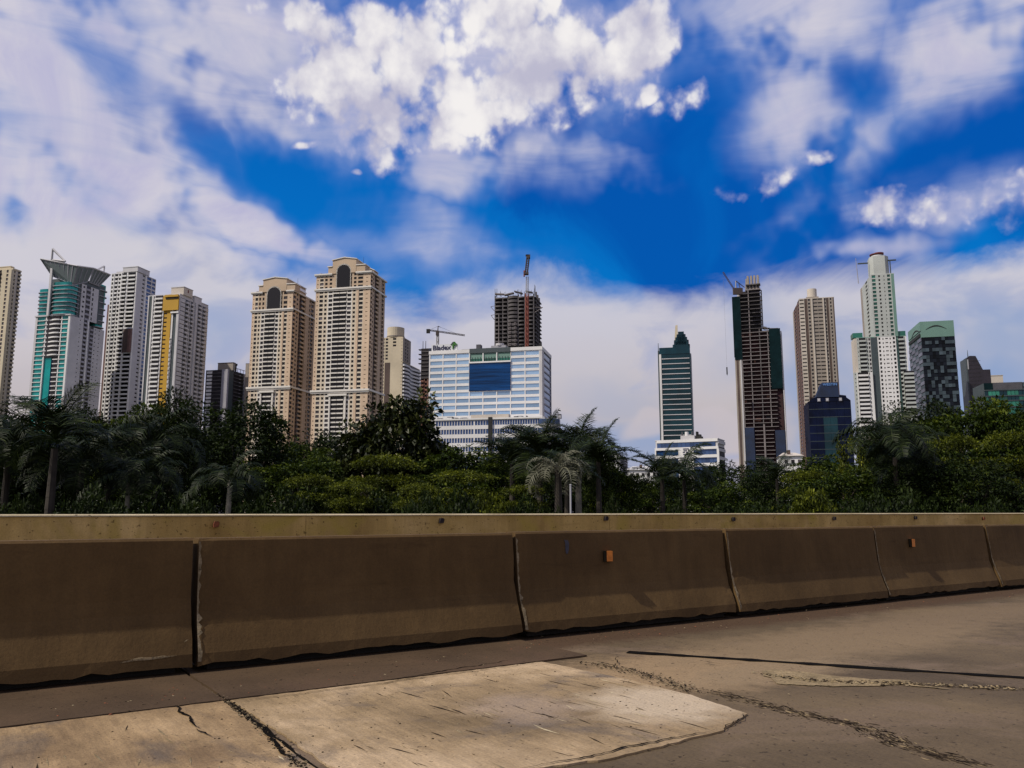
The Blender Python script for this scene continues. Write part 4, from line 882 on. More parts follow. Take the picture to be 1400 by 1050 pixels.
    q = B.b('outrigger'); q.box(Wf(1175), Wf(1189), 3, 4, B.z(358.5), B.z(357), 'slate', fr); q.box(Wf(1216), Wf(1228), 3, 4, B.z(356.5), B.z(355), 'slate', fr)
    q.tube(fr(Wf(1174), 3, B.z(385)), fr(Wf(1172.5), 3, B.z(350)), .35, .15, 'lilac_grey'); q.tube(fr(Wf(1219.5), 3.5, z1), fr(Wf(1219.5), 3.5, B.z(357)), .4, .4, 'slate')
    # lower body
    Wl = lambda x: B.F(x, 461)
    lw = [(4, 'W', 'white_paint', dict(fw=.5, sl=.3)), (3.4, 'W', 'white_paint', dict(fw=.36, sl=.3, hd=.3)), (4, 'W', 'white_paint', dict(fw=.7, sl=.45, hd=.3)), (3.4, 'W', 'white_paint', dict(fw=.36, sl=.3, hd=.3)), (4, 'W', 'white_paint', dict(fw=.55, sl=.3))]
    B.face('F', Wl(1199), Wl(1224), GZ, zm - .3, nL, lw, off=-1.2)
    B.face('F', Wl(1190), Wl(1199) - .01, GZ, zm - .3, nL, [(2, 'w', 'mint'), (6, 'S', 'slate', dict(g='gl_green', st=.14)), (1.4, 'w', 'mint')], off=-.2)
    B.face('F', Wl(1171), Wl(1190) - .01, GZ, zm, nL, [(3, 'W', 'green_white', dict(fw=.3, sl=.4, hd=.3)), (9, 'B', 'green_white', dict(ph=.42, pr=.8)), (3, 'W', 'green_white', dict(fw=.4)), (3, 'W', 'grey_white', dict(fw=.7, g='gl_dark'))], off=.6)
    B.face('F', Wl(1224) + .01, Wl(1239), GZ, zm, nL, [(4, 'w', 'mint'), (8, 'B', 'green_white', dict(ph=.4, pr=.9)), (2, 'W', 'green_white', dict(fw=.3, sl=.4, hd=.3)), (1.4, 'w', 'white_paint')], off=.6)
    B.block(Wl(1171), Wl(1239), 1.21, 16, GZ, zm - .01, 'green_white', 'core', 'mint'); B.block(Wl(1190), Wl(1224), -.59, 1.2, GZ, zm - .31, 'slate', 'core')
    for xa, xb in ((1166.5, 1180), (1225, 1239)):
        q = MB(); q.box(Wl(xa), Wl(xb), 1.3, 10, zm + .5, zm + 3.8, 'gl_green', fr); q.obj('glass_penthouse', B.root)
    B.block(Wl(1167.5), Wl(1171) - .01, .6, 12, GZ, zm - .3, 'beige_pale', 'side_wing')
    n3 = int((zl2 - GZ) / fh)
    B.face('F', Wl(1163.5), Wl(1189), GZ, zl2, n3, [(3.5, 'W', 'green_white', dict(fw=.3, sl=.35, hd=.3)), (1, 'w', 'white_paint', dict(pr=.4)), (13, 'B', 'white_paint', dict(ph=.46, pr=.9)), (2.5, 'W', 'white_paint', dict(fw=.4)), (2.5, 'w', 'white_paint')], off=-2)
    B.block(Wl(1163.5), Wl(1188), -1.39, .58, GZ, zl2 - .01, 'green_white', 'core')
    B.face('F', Wl(1231), Wl(1245), GZ, zl2, n3, [(11, 'B', 'green_white', dict(ph=.5, pr=1.3))], off=-2.)
    B.block(Wl(1231), Wl(1244), -1.39, .58, GZ, zl2 - .01, 'green_white', 'core')
    B.block(Wl(1161), Wl(1200), -14, -4, GZ, B.z(604), 'roof_dark', 'podium', None); B.b('podium_roof').extr([(Wl(1157), B.z(604)), (Wl(1203), B.z(604)), (Wl(1199), B.z(599)), (Wl(1163), B.z(599))], -15, -3, 'beige_pale', fr)
    B.finish()
    # checkered tower with mint top
    B = Bld('office_tower', 'dark chequered glass tower with a mint green top band and a curved arc emblem', 'tower', 1258, 440, 700, h=-1)
    Wf = lambda x: B.F(x, 440); w = Wf(1303.5); z1 = B.z(440); d = B.Sd(1241, 446); fr = B.fr(); zb = B.z(461.5)
    B.b('top_band').box(0, w, -.4, d, zb, z1, 'mint', fr); B.b('top_band').box(-.5, -.01, -.4, d * .98, zb + 6, z1, 'mint', fr)
    q = B.b('dark_slot'); q.box(-.9, -.51, 1.5, d - 2, zb + 1.2, zb + 4, 'black', fr)
    nr, nc = int((zb - GZ) / (5.0 * 700 / F)), 10; rh = (zb - GZ) / nr; r2 = random.Random(3)
    for i in range(nr):
        for j in range(nc):
            dark = r2.random() < (.74 if i % 2 else .55); m = 'check_dark' if dark else 'check_light'
            pr = .5 if not dark else .05
            a_, b_ = w * j / nc, w * (j + 1) / nc; zz = GZ + i * rh
            q = MB(); q.box(a_, b_, -pr, .4, zz, zz + rh * .94, m, fr)
            if zz > B.z(600): q.obj('facade_panel', B.root)
            q = None
        for j in range(4):
            q = MB(); q.box(-.3 - .4 * ((i + j) % 2), .4, .4 + (d - .4) * j / 4, .4 + (d - .4) * (j + 1) / 4, zz, zz + rh * .9, 'check_lilac' if (i + j) % 2 else 'check_light', fr)
            if zz > B.z(600): q.obj('side_panel', B.root)
    B.block(.41, w, .41, d, GZ, zb - .01, 'check_dark', 'core')
    def arc(l0, l1, z_, rise, plane, r0=None, m='black'):
        q = MB(); n = 14; pts = []
        for i in range(n + 1):
            u = i / n; pts.append((l0 + (l1 - l0) * u, z_ + rise * sin(pi * u)))
        for i in range(n + 1):
            u = 1 - i / n; pts.append((l0 + (l1 - l0) * u, z_ + rise * 1.0 * sin(pi * u) * 1.35 + .15))
        q.extr(pts, plane[0], plane[1], m, plane[2]); q.obj('arc_emblem', B.root)
    arc(Wf(1264.5), Wf(1293), B.z(451.2), B.z(446.5) - B.z(450.5), (-.62, -.41, fr))
    arc(1, d * .75, B.z(458, 0, d * .3), 3.2, (-.7, -.51, lambda a, b_, z: (*B.pt(b_, a), z)))
    B.finish()
    # dark wedge
    B = Bld('office_tower', 'dark wedge-shaped tower with a slanted roof edge and thin antenna near the right edge', 'tower', 1322, 490, 600, h=-1)
    Wf = lambda x: B.F(x, 490); fr = B.fr(); z1 = B.z(488)
    q = B.b(); q.extr([(0, GZ), (Wf(1352.5), GZ), (Wf(1352.5), B.z(506)), (Wf(1342.5), B.z(506)), (Wf(1334), B.z(487)), (Wf(1326), B.z(486.6)), (0, B.z(489.5))], 0, 14, 'wedge_dark', fr)
    q = B.b('floor_line')
    for i in range(18):
        zz = B.z(494 + i * 5.4); q.box(.4, Wf(1340), -.12, -.01, zz, zz + .25, 'raw_dark', fr)
    q = B.b('glass_edge'); q.box(-.9, -.01, 0, 14, GZ, B.z(490), 'slate', fr); q.box(-.1, .7, -.3, -.13, B.z(505), B.z(491.5), 'roof_grey', fr)
    B.b('antenna').tube(fr(1.6, 3, z1), fr(1.6, 3, B.z(477.5)), .4, .12, 'slate')
    B.finish()
    # green low office + beige box
    B = Bld('office_building', 'dark low office with bright green ribbon windows at the right edge', 'building', 1345, 524, 500, h=-1)
    Wf = lambda x: B.F(x, 524); fr = B.fr(); w = Wf(1470); z1 = B.z(524)
    B.block(0, w, .3, 22, GZ, z1, 'slate', 'core', None)
    q = B.b(); q.box(Wf(1357), Wf(1397), -.2, .29, B.z(534), z1 + .1, 'roof_dark', fr); q.box(Wf(1345), Wf(1357) - .01, -.2, .29, B.z(534), z1, 'net_green', fr); q.box(Wf(1398), w, -.2, .29, B.z(530), B.z(527), 'check_light', fr)
    for ya, yb, m0, m1 in ((541, 534.5, 'gl_green_bright', 'gl_green_bright'), (548, 542.5, 'gl_teal_dark', 'gl_green'), (556, 549, 'gl_green_bright', 'gl_teal_dark'), (566, 558, 'gl_green', 'gl_teal_dark')):
        for k in range(22):
            la = Wf(1345 + k * 5.2); lb = Wf(1345 + (k + 1) * 5.2) - .25; xx = 1345 + k * 5.2
            m = m0 if (1346 < xx < 1364 or 1371 < xx < 1388) else m1 if m0 != m1 else 'gl_teal_dark'
            p_ = MB(); p_.box(la, lb, 0, .28, B.z(ya), B.z(yb), m, fr); p_.obj('window', B.root)
        q.box(-.2, w, -.4, .2, B.z(yb) + .02, B.z(yb - 1.3), 'slate', fr)
    B.finish()
    B = Bld('office_building', 'small pinkish box block rising behind the green ribbon windowed office', 'building', 1352, 514, 640, h=-1)
    w = B.F(1371, 514); B.block(0, w, 0, 12, GZ, B.z(514), 'beige_pale', 'wall', 'beige_pale')
    for i in range(9):
        for j in range(4): 
            q = MB(); q.box(1 + j * 2.6, 2.6 + j * 2.6, -.1, -.01, B.z(514) - 12 - i * 3.4, B.z(514) - 10.4 - i * 3.4, 'gl_warm', B.fr()); q.obj('window', B.root)
    B.finish()
    # little far buildings in the gap
    B = Bld('apartment_block', 'small pale block with square windows peeping over the trees right of the palms', 'building', 847, 621, 420)
    z1 = B.z(621); w = B.F(820, 621); d = B.Sd(858, 624); nf = max(2, int((z1 - GZ) / 3.0))
    B.face('F', 0, w, GZ, z1, nf, [(4, 'W', 'white_paint', dict(fw=.5)) for i in range(5)]); B.face('S', .61, d, GZ, z1, nf, [(4, 'W', 'lilac_grey', dict(fw=.4)) for i in range(3)])
    B.block(.62, w, .62, d, GZ, z1 - .01, 'grey_white', 'core', 'roof_grey'); B.finish()
    for (xc, yt, xl, Y, lab, roofm) in ((898, 636, 857, 300, 'low pale warehouse with a white roof left of the small white office', 'white_paint'), (1097, 617, 1066, 260, 'white gabled house roof below the beige tower', 'beige_pale')):
        B = Bld('house', lab, 'building', xc, yt, Y); w = B.F(xl, yt); z1 = B.z(yt + 6); zr_ = B.z(yt); fr = B.fr()
        B.b().box(0, w, 0, 12, GZ, z1 - .01, 'white_paint', fr)
        B.b('roof').add([fr(-.5, -.6, z1), fr(w + .5, -.6, z1), fr(w + .5, 12.6, z1), fr(-.5, 12.6, z1), fr(1.5, 6, zr_), fr(w - 1.5, 6, zr_)], [(3, 2, 1, 0), (0, 1, 5, 4), (1, 2, 5), (2, 3, 4, 5), (3, 0, 4)], roofm)
        for i in range(int(w / 2)): 
            q = MB(); q.box(.5 + i * 2, 1.5 + i * 2, -.06, .1, z1 - 2.4, z1 - 1.2, 'gl_dark', fr); q.obj('window', B.root)
        q = MB(); q.box(w * .5, w * .5 + 1, 2, 3, z1 + .5, z1 + 2.0, 'brown_dark', fr); q.obj('dormer', B.root)
        B.finish()
    p = PX(881, 618, 330); b_ = PX(881, 650, 330)
    q = MB(); q.tube((p[0], 330, GZ), (p[0], 330, p[2]), .12, .06, 'lilac_grey', 5)
    o = q.obj('antenna_mast', None, (p[0], 330, GZ)) if False else q.obj('antenna_mast', None); o['label'] = 'thin antenna mast standing left of the low white office'; o['category'] = 'mast'
build_city()

# ------------------------------------------------------------------ ground, road, barriers
DA = atan2(2394 - 700, F / CP)
DV = (sin(DA), cos(DA)); NV = (cos(DA), -sin(DA))       # along the road; towards the camera side
def RW(s_, n_, z=0.): return (DV[0] * s_ + NV[0] * n_, DV[1] * s_ + NV[1] * n_, z)
def sn(x, y, z=0.):
    g = GP(x, y, z); return g[0] * DV[0] + g[1] * DV[1], g[0] * NV[0] + g[1] * NV[1]

def ground_mat(name, stops, scale, streak=None, rough=.75, bump=.3, fine=.12, blot=None, patches=(), pits=.66):
    """rough worn surface in road coordinates: base ramp, brushed streaks, blotches and elliptical stains"""
    m = bpy.data.materials.new(name); m.use_nodes = True; t = m.node_tree; b = t.nodes['Principled BSDF']; MATS[name] = m
    nn = lambda ty, **k: (lambda n: ([setattr(n, a, v) for a, v in k.items()], n)[1])(t.nodes.new(ty))
    lk = t.links.new
    geo = nn('ShaderNodeNewGeometry'); rot = nn('ShaderNodeMapping'); rot.inputs['Rotation'].default_value = (0, 0, DA - pi / 2); lk(geo.outputs['Position'], rot.inputs[0])
    P = rot.outputs[0]                                   # x = along the road, y = across
    def noi(sc, det=8, ro=.6, scl=(1, 1, 1), dist=0):
        mp = nn('ShaderNodeMapping'); mp.inputs['Scale'].default_value = scl; lk(P, mp.inputs[0])
        q = nn('ShaderNodeTexNoise'); q.inputs['Scale'].default_value = sc; q.inputs['Detail'].default_value = det; q.inputs['Roughness'].default_value = ro; q.inputs['Distortion'].default_value = dist
        lk(mp.outputs[0], q.inputs['Vector']); return q.outputs[0]
    def ramp(v, st):
        r = nn('ShaderNodeValToRGB'); e = r.color_ramp.elements
        while len(e) < len(st): e.new(.5)
        for i, (p, c_) in enumerate(st): e[i].position = p; e[i].color = (*c_, 1)
        lk(v, r.inputs[0]); return r.outputs[0]
    def mx(f, a, c_, mode='MIX'):
        q = nn('ShaderNodeMix', data_type='RGBA', blend_type=mode)
        if isinstance(f, float): q.inputs[0].default_value = f
        else: lk(f, q.inputs[0])
        for i, v in ((6, a), (7, c_)):
            if isinstance(v, tuple): q.inputs[i].default_value = (*v, 1)
            else: lk(v, q.inputs[i])
        return q.outputs[2]
    c_ = ramp(noi(scale, 9, .62, dist=.4), stops)
    if streak:
        sc, lo, hi = streak; c_ = mx(.55, c_, ramp(noi(2.2, 7, .7, sc), [(.36, (lo,) * 3), (.62, (hi,) * 3)]), 'MULTIPLY')
    if blot: 
        f_ = ramp(noi(blot[0], 6, .6, dist=.8), [(blot[1], (0, 0, 0)), (blot[2], (1, 1, 1))]); c_ = mx(f_, c_, blot[3])
    for (ps, pn, rs, rn, col, k) in patches:
        mp = nn('ShaderNodeMapping', vector_type='TEXTURE'); mp.inputs['Location'].default_value = (ps, -pn, 0); mp.inputs['Scale'].default_value = (rs, rn, 50)
        wv = nn('ShaderNodeTexNoise'); wv.inputs['Scale'].default_value = 5; wv.inputs['Detail'].default_value = 6; lk(P, wv.inputs['Vector'])
        lk(P, mp.inputs[0]); ln = nn('ShaderNodeVectorMath', operation='LENGTH'); lk(mp.outputs[0], ln.inputs[0])
        ad = nn('ShaderNodeMath', operation='ADD'); lk(ln.outputs['Value'], ad.inputs[0]); lk(wv.outputs[0], ad.inputs[1])
        mr = nn('ShaderNodeMapRange'); lk(ad.outputs[0], mr.inputs[0]); mr.inputs[1].default_value = 1.75; mr.inputs[2].default_value = 1.1; mr.inputs[3].default_value = 0; mr.inputs[4].default_value = k
        c_ = mx(mr.outputs[0], c_, col)
    sp = ramp(noi(60, 3, .6), [(.3, (1 - fine,) * 3), (.6, (1 + fine * .2,) * 3)]); c_ = mx(1.0, c_, sp, 'MULTIPLY')
    sc_ = ramp(noi(1.0, 7, .7, (.9, 3, 9), .3), [(.60, (1, 1, 1)), (.74, (.62, .58, .55))]); c_ = mx(.8, c_, sc_, 'MULTIPLY')
    pit = ramp(noi(26, 2, .5), [(pits, (1, 1, 1)), (pits + .05, (.30, .28, .26))]); c_ = mx(.8, c_, pit, 'MULTIPLY')
    lk(c_, b.inputs['Base Color']); b.inputs['Roughness'].default_value = rough; b.inputs['Specular IOR Level'].default_value = .2
    bp = nn('ShaderNodeBump'); bp.inputs['Strength'].default_value = bump; bp.inputs['Distance'].default_value = .012
    ha = noi(20, 8, .65); lk(ha, bp.inputs['Height'])
    bp2 = nn('ShaderNodeBump'); bp2.inputs['Strength'].default_value = bump; bp2.inputs['Distance'].default_value = .02; lk(noi(2.2, 6, .6, streak[0] if streak else (1, 1, 1)), bp2.inputs['Height']); lk(bp2.outputs[0], bp.inputs['Normal'])
    lk(bp.outputs[0], b.inputs['Normal'])
    return m
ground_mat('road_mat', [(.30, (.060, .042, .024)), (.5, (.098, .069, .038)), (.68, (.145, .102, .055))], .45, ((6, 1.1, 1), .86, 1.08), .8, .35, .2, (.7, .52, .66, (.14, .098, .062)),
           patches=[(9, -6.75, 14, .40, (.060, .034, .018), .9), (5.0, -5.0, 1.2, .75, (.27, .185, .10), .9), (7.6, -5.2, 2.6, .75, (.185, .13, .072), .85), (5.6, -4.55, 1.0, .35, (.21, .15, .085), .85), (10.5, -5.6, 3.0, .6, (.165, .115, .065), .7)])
ground_mat('slab_mat', [(.34, (.17, .118, .060)), (.5, (.29, .205, .112)), (.64, (.43, .315, .19))], .8, ((6, .9, 1), .66, 1.14), .7, .5, .22, (1.1, .55, .70, (.115, .09, .068)),
           patches=[(4.0, -4.2, .5, .5, (.46, .37, .26), .8), (3.2, -4.6, .35, .4, (.33, .25, .185), .5)])
ground_mat('slab_mat_worn', [(.34, (.15, .097, .050)), (.5, (.27, .183, .095)), (.64, (.40, .28, .155))], .8, ((6, .9, 1), .60, 1.15), .7, .5, .25, (.9, .5, .62, (.10, .078, .06)))
ground_mat('edge_strip_mat', [(.3, (.042, .026, .014)), (.5, (.066, .042, .023)), (.7, (.09, .056, .030))], .8, None, .7, .4, .15, (.8, .55, .7, (.085, .05, .03)))
ground_mat('barrier_mat', [(.28, (.066, .038, .013)), (.5, (.095, .056, .020)), (.72, (.125, .076, .029))], .9, ((3.2, 3.2, .28), .82, 1.10), .85, .3, .14, (.5, .56, .8, (.060, .034, .013)), pits=.80)
ground_mat('parapet_mat', [(.30, (.30, .19, .055)), (.5, (.43, .29, .095)), (.7, (.60, .42, .17))], .8, ((2.5, 2.5, .12), .70, 1.15), .8, .3, .15, (.9, .54, .66, (.36, .26, .055)))
ground_mat('coping_mat', [(.3, (.34, .27, .15)), (.7, (.52, .44, .29))], 1.2, None, .8, .3, .2)
ground_mat('mortar_mat', [(.3, (.10, .075, .04)), (.5, (.20, .155, .09)), (.7, (.30, .24, .15))], 7, None, .9, .8, .4)
ground_mat('rubble_mat', [(.3, (.14, .105, .055)), (.6, (.27, .20, .11)), (.75, (.34, .26, .15))], 6, None, .9, .9, .4)
ground_mat('earth', [(.3, (.02, .025, .012)), (.6, (.045, .05, .022)), (.8, (.07, .06, .035))], .3, None, .9, .5)
mat('tar', (.005, .004, .003), .95, spec=.05, var=.3, scale=3)
mat('footing_dark', (.012, .010, .008), .95, var=.4, scale=4)
mat('chip_dark', (.030, .021, .013), .95, spec=.1, var=.4, scale=8)
mat('orange_reflector', (.55, .17, .012), .45, var=.2, scale=20)
mat('hole_dark', (.012, .006, .006), .9)
mat('rust', (.16, .045, .015), .9, var=.4, scale=20)
mat('blue_smear', (.035, .035, .05), .8, var=.3, scale=10)

def sheet(name, pts, z, m, kind='structure', grid=0, **p):
    q = MB(); q.add([RW(a, b, z) for a, b in pts], [tuple(range(len(pts)))[::-1]], m)
    o = q.obj(name, **({'kind': kind} if kind else {}), **p)
    return o
q = MB(); q.add([(-3500, -3500, GZ), (3500, -3500, GZ), (3500, 4000, GZ), (-3500, 4000, GZ)], [(0, 1, 2, 3)], 'earth'); q.obj('ground', kind='structure')
ZB = -5.9; ZT = -6.96; ZP = -10.6
# road deck: camera carriageway, darker edge strip, strip between barrier and parapet
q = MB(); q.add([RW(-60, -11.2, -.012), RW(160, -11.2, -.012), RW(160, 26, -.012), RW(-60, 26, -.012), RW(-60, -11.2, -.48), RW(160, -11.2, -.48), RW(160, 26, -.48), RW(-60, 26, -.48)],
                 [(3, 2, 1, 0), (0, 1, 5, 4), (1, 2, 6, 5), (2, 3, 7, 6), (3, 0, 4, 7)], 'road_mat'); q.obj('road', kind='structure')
def wobble(a, b, z, m, name, thick=.012, jag=.012, step=.12, wid=.03, seed=0, taper=False, **props):
    """uneven joint or crack lying on the road between two (s, n) points"""
    r = random.Random(seed); d = (b[0] - a[0], b[1] - a[1]); ln = sqrt(d[0] ** 2 + d[1] ** 2); n = max(3, int(ln / step)); ux, uy = d[0] / ln, d[1] / ln
    Lf, Rt = [], []
    off = 0
    for i in range(n + 1):
        u = i / n; off = off * .7 + r.uniform(-jag, jag); w_ = wid * (.5 + r.random()) * (sin(pi * min(1, max(.02, u))) ** .6 if taper else 1)
        cx, cy = a[0] + d[0] * u - uy * off, a[1] + d[1] * u + ux * off
        Lf.append((cx - uy * w_ / 2, cy + ux * w_ / 2)); Rt.append((cx + uy * w_ / 2, cy - ux * w_ / 2))
    q = MB(); vs = [RW(*p, z) for p in Lf] + [RW(*p, z) for p in Rt]; k = n + 1
    q.add(vs, [(i, i + 1, k + i + 1, k + i) for i in range(n)], m)
    o = q.obj(name, **props); return o
# slabs of the carriageway edge as separate thin panels with open joints
road = bpy.data.objects['road']
def panel(s0, s1, n0, n1, m, jag=.02, seed=1, z=.0, name='concrete_panel', jr=None):
    r = random.Random(seed); pts = []
    def edge(a, b):
        n = max(4, int(max(abs(a[0] - b[0]), abs(a[1] - b[1])) / .09))
        for i in range(n):
            u = i / n; pts.append((a[0] + (b[0] - a[0]) * u + r.uniform(-jag, jag), a[1] + (b[1] - a[1]) * u + r.uniform(-jag, jag)))
    edge((s0, n0), (s1, n0)); edge((s1, n0), (s1, n1)); edge((s1, n1), (s0, n1)); edge((s0, n1), (s0, n0))
    q = MB(); k = len(pts); q.add([RW(a, b, z) for a, b in pts] + [RW(a, b, -.011) for a, b in pts], [tuple(range(k))] + [(i, k + i, k + (i + 1) % k, (i + 1) % k) for i in range(k)], m)
    o = q.obj(name, road); return o
def poly_panel(pts_, m, jag, seed, z=0., name='concrete_panel'):
    r = random.Random(seed); pts = []
    for i in range(len(pts_)):
        a, b = pts_[i], pts_[(i + 1) % len(pts_)]; n = max(3, int(sqrt((a[0] - b[0]) ** 2 + (a[1] - b[1]) ** 2) / .06))
        for j in range(n): u = j / n; pts.append((a[0] + (b[0] - a[0]) * u + r.uniform(-jag, jag), a[1] + (b[1] - a[1]) * u + r.uniform(-jag, jag)))
    q = MB(); k = len(pts); q.add([RW(a, b, z) for a, b in pts] + [RW(a, b, -.011) for a, b in pts], [tuple(range(k)), ] + [(i, k + i, k + (i + 1) % k, (i + 1) % k) for i in range(k)], m); return q.obj(name, road)
poly_panel([(1.69, -5.885), (4.27, -5.885), sn(850, 927), sn(945, 950), sn(1022, 975), sn(987, 998), sn(914, 1017), sn(832, 1037), sn(710, 1053), (1.69, -3.3)], 'slab_mat', .009, 1)
panel(-2.2, 1.63, -5.885, -3.52, 'slab_mat_worn', .012, 2)
panel(-6.6, -2.24, -5.885, -3.52, 'slab_mat_worn', .012, 3)
# darker strip panels between road slabs and barrier
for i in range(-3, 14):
    panel(1.66 + (i - 1) * 3.14 + .01, 1.66 + i * 3.14 - .01, -7.6, -5.905, 'edge_strip_mat', .006, 30 + i, .004, 'edge_strip_panel') if 1.66 + (i - 1) * 3.14 < 4 else None
# joints, long black expansion strip, cracks
wobble((1.66, -5.9), (1.60, -2.6), .0015, 'tar', 'joint', wid=.020, jag=.012, seed=4).parent = road
b0, b1 = sn(858, 890), sn(1400, 925); e1 = (b1[0] + (b1[0] - b0[0]) * 1.2, b1[1] + (b1[1] - b0[1]) * 1.2)
wobble(b0, e1, -.006, 'tar', 'expansion_strip', wid=.10, jag=.003, seed=5).parent = road
p0 = (b0[0] + .1, b0[1] - .04); wobble((b0[0] + .05, b0[1] - .035), (e1[0], e1[1] - .052), -.005, 'mortar_mat', 'joint_lip', wid=.007, jag=.004, seed=6).parent = road
cr = [((757, 903), (850, 912), .015), ((850, 912), (952, 944), .02), ((745, 905), (318, 962), .018),
      ((1020, 976), (988, 999), .012), ((240, 966), (268, 998), .03), ((268, 998), (293, 1008), .02), ((930, 938), (1060, 960), .015), ((1140, 900), (1260, 918), .008), ((1180, 872), (1290, 893), .007),
      ((815, 905), (845, 912), .02), ((846, 898), (838, 915), .015), ((960, 905), (985, 909), .02), ((520, 932), (700, 903), .02), ((710, 1053), (985, 999), .022), ((410, 1050), (330, 972), .03)]
for i, (a, b, w_) in enumerate(cr): wobble(sn(*a), sn(*b), .007, 'tar', 'crack', wid=w_ * .6, jag=.014, step=.035, seed=60 + i, taper=True).parent = road
# pale spalled strip and the dark crumbled scar
def scatter(name, path, wid, n, size, mats, z, seed, flat=.35, elong=1, dr=None, clump=False):
    r = random.Random(seed); q = MB()
    for k in range(n):
        u = r.random() ** .8 * (len(path) - 1)
        if clump and sin(u * 7.3) + .6 * sin(u * 17 + 1) + r.uniform(-.9, .9) < -.1: continue
        i = min(int(u), len(path) - 2); f_ = u - i
        ps = path[i][0] + (path[i + 1][0] - path[i][0]) * f_ + r.gauss(0, wid * .5); pn = path[i][1] + (path[i + 1][1] - path[i][1]) * f_ + r.gauss(0, wid)
        sz = size * (.3 + r.random() ** 2 * 1.4); a = r.random() * 6.3; m = r.choice(mats); h = sz * flat
        if elong > 1:
            d0 = dr or (path[i + 1][0] - path[i][0], path[i + 1][1] - path[i][1]); dl = sqrt(d0[0] ** 2 + d0[1] ** 2); da = atan2(d0[1], d0[0]) + r.gauss(0, .16); ca, sa = cos(da), sin(da); le = sz * elong * r.uniform(.4, 1.4)
            o_ = [(le, 0), (0, sz * .5 * r.uniform(.5, 1.4)), (-le * r.uniform(.5, 1), r.uniform(-.3, .3) * sz), (0, -sz * .5 * r.uniform(.5, 1.4))]
            pq = [(ps + x_ * ca - y_ * sa, pn + x_ * sa + y_ * ca) for x_, y_ in o_]
            vs = [RW(*p_, z) for p_ in pq] + [RW(ps + (p_[0] - ps) * .7, pn + (p_[1] - pn) * .7, z + h) for p_ in pq]
        else: vs = [RW(ps + sz * cos(a + j * 1.57) * r.uniform(.6, 1.3), pn + sz * sin(a + j * 1.57) * r.uniform(.6, 1.3), z) for j in range(4)] + [RW(ps + sz * .5 * cos(a + j * 1.57), pn + sz * .5 * sin(a + j * 1.57), z + h) for j in range(4)]
        q.add(vs, [(4, 5, 6, 7), (0, 1, 5, 4), (1, 2, 6, 5), (2, 3, 7, 6), (3, 0, 4, 7)], m)
    return q.obj(name, kind='stuff')
def blob(name, pts, z, m, seed, sub=5, jag=.03):
    r = random.Random(seed); P_ = [sn(*p) for p in pts]; out = []
    for i in range(len(P_)):
        a, b = P_[i], P_[(i + 1) % len(P_)]
        for j in range(sub): u = j / sub; out.append((a[0] + (b[0] - a[0]) * u + r.uniform(-jag, jag), a[1] + (b[1] - a[1]) * u + r.uniform(-jag, jag)))
    q = MB(); q.add([RW(a, b, z) for a, b in out], [tuple(range(len(out)))[::-1]], m); o = q.obj(name, road); return o
blob('spalled_patch', [(1040, 916), (1062, 933), (1120, 936), (1200, 936), (1252, 934), (1240, 929), (1180, 926), (1100, 918), (1060, 914)], -.006, 'rubble_mat', 8)
blob('spalled_patch', [(1215, 930), (1300, 941), (1250, 937)], -.005, 'rubble_mat', 9, 4, .015)
scatter('concrete_crumbs', [sn(1042, 920), sn(1120, 930), sn(1250, 934), sn(1390, 940)], .045, 700, .011, ['rubble_mat', 'chip_dark', 'chip_dark', 'mortar_mat'], -.004, 3)
scatter('asphalt_crumbs', [sn(985, 946), sn(1050, 962), sn(1100, 975), sn(1180, 990), sn(1230, 1015), sn(1330, 1042)], .085, 2600, .0075, ['chip_dark', 'chip_dark', 'tar', 'chip_dark', 'tar', 'chip_dark', 'rubble_mat'], -.011, 4, .15, 3.2, None, True)
scatter('slab_grooves', [(1.9, -3.7), (2.6, -5.0), (3.4, -4.0), (4.1, -5.2)], .55, 330, .010, ['chip_dark', 'rubble_mat', 'mortar_mat', 'chip_dark', 'coping_mat'], .0012, 14, .06, 9, (.05, 1), True)
scatter('slab_grooves', [(-1.5, -4.6), (1.4, -4.0), (.2, -5.2)], .5, 260, .010, ['chip_dark', 'rubble_mat', 'mortar_mat'], .0012, 15, .06, 9, (.03, 1), True)
scatter('joint_debris', [sn(300, 950), sn(345, 985), sn(410, 1048)], .035, 500, .007, ['chip_dark', 'tar', 'mortar_mat'], .002, 5)
scatter('road_grit', [sn(0, 1040), sn(400, 1000), sn(700, 960), sn(900, 940), sn(1300, 980)], .8, 420, .006, ['chip_dark', 'chip_dark', 'chip_dark', 'mortar_mat'], .001, 6)
scatter('edge_strip_grit', [sn(0, 985), sn(300, 945), sn(700, 885), sn(1000, 850), sn(1400, 812)], .2, 420, .007, ['chip_dark', 'rust', 'mortar_mat', 'chip_dark'], .004, 7)
scatter('crack_debris', [sn(805, 905), sn(870, 918), sn(950, 944)], .10, 500, .008, ['chip_dark', 'mortar_mat', 'tar'], -.004, 8)

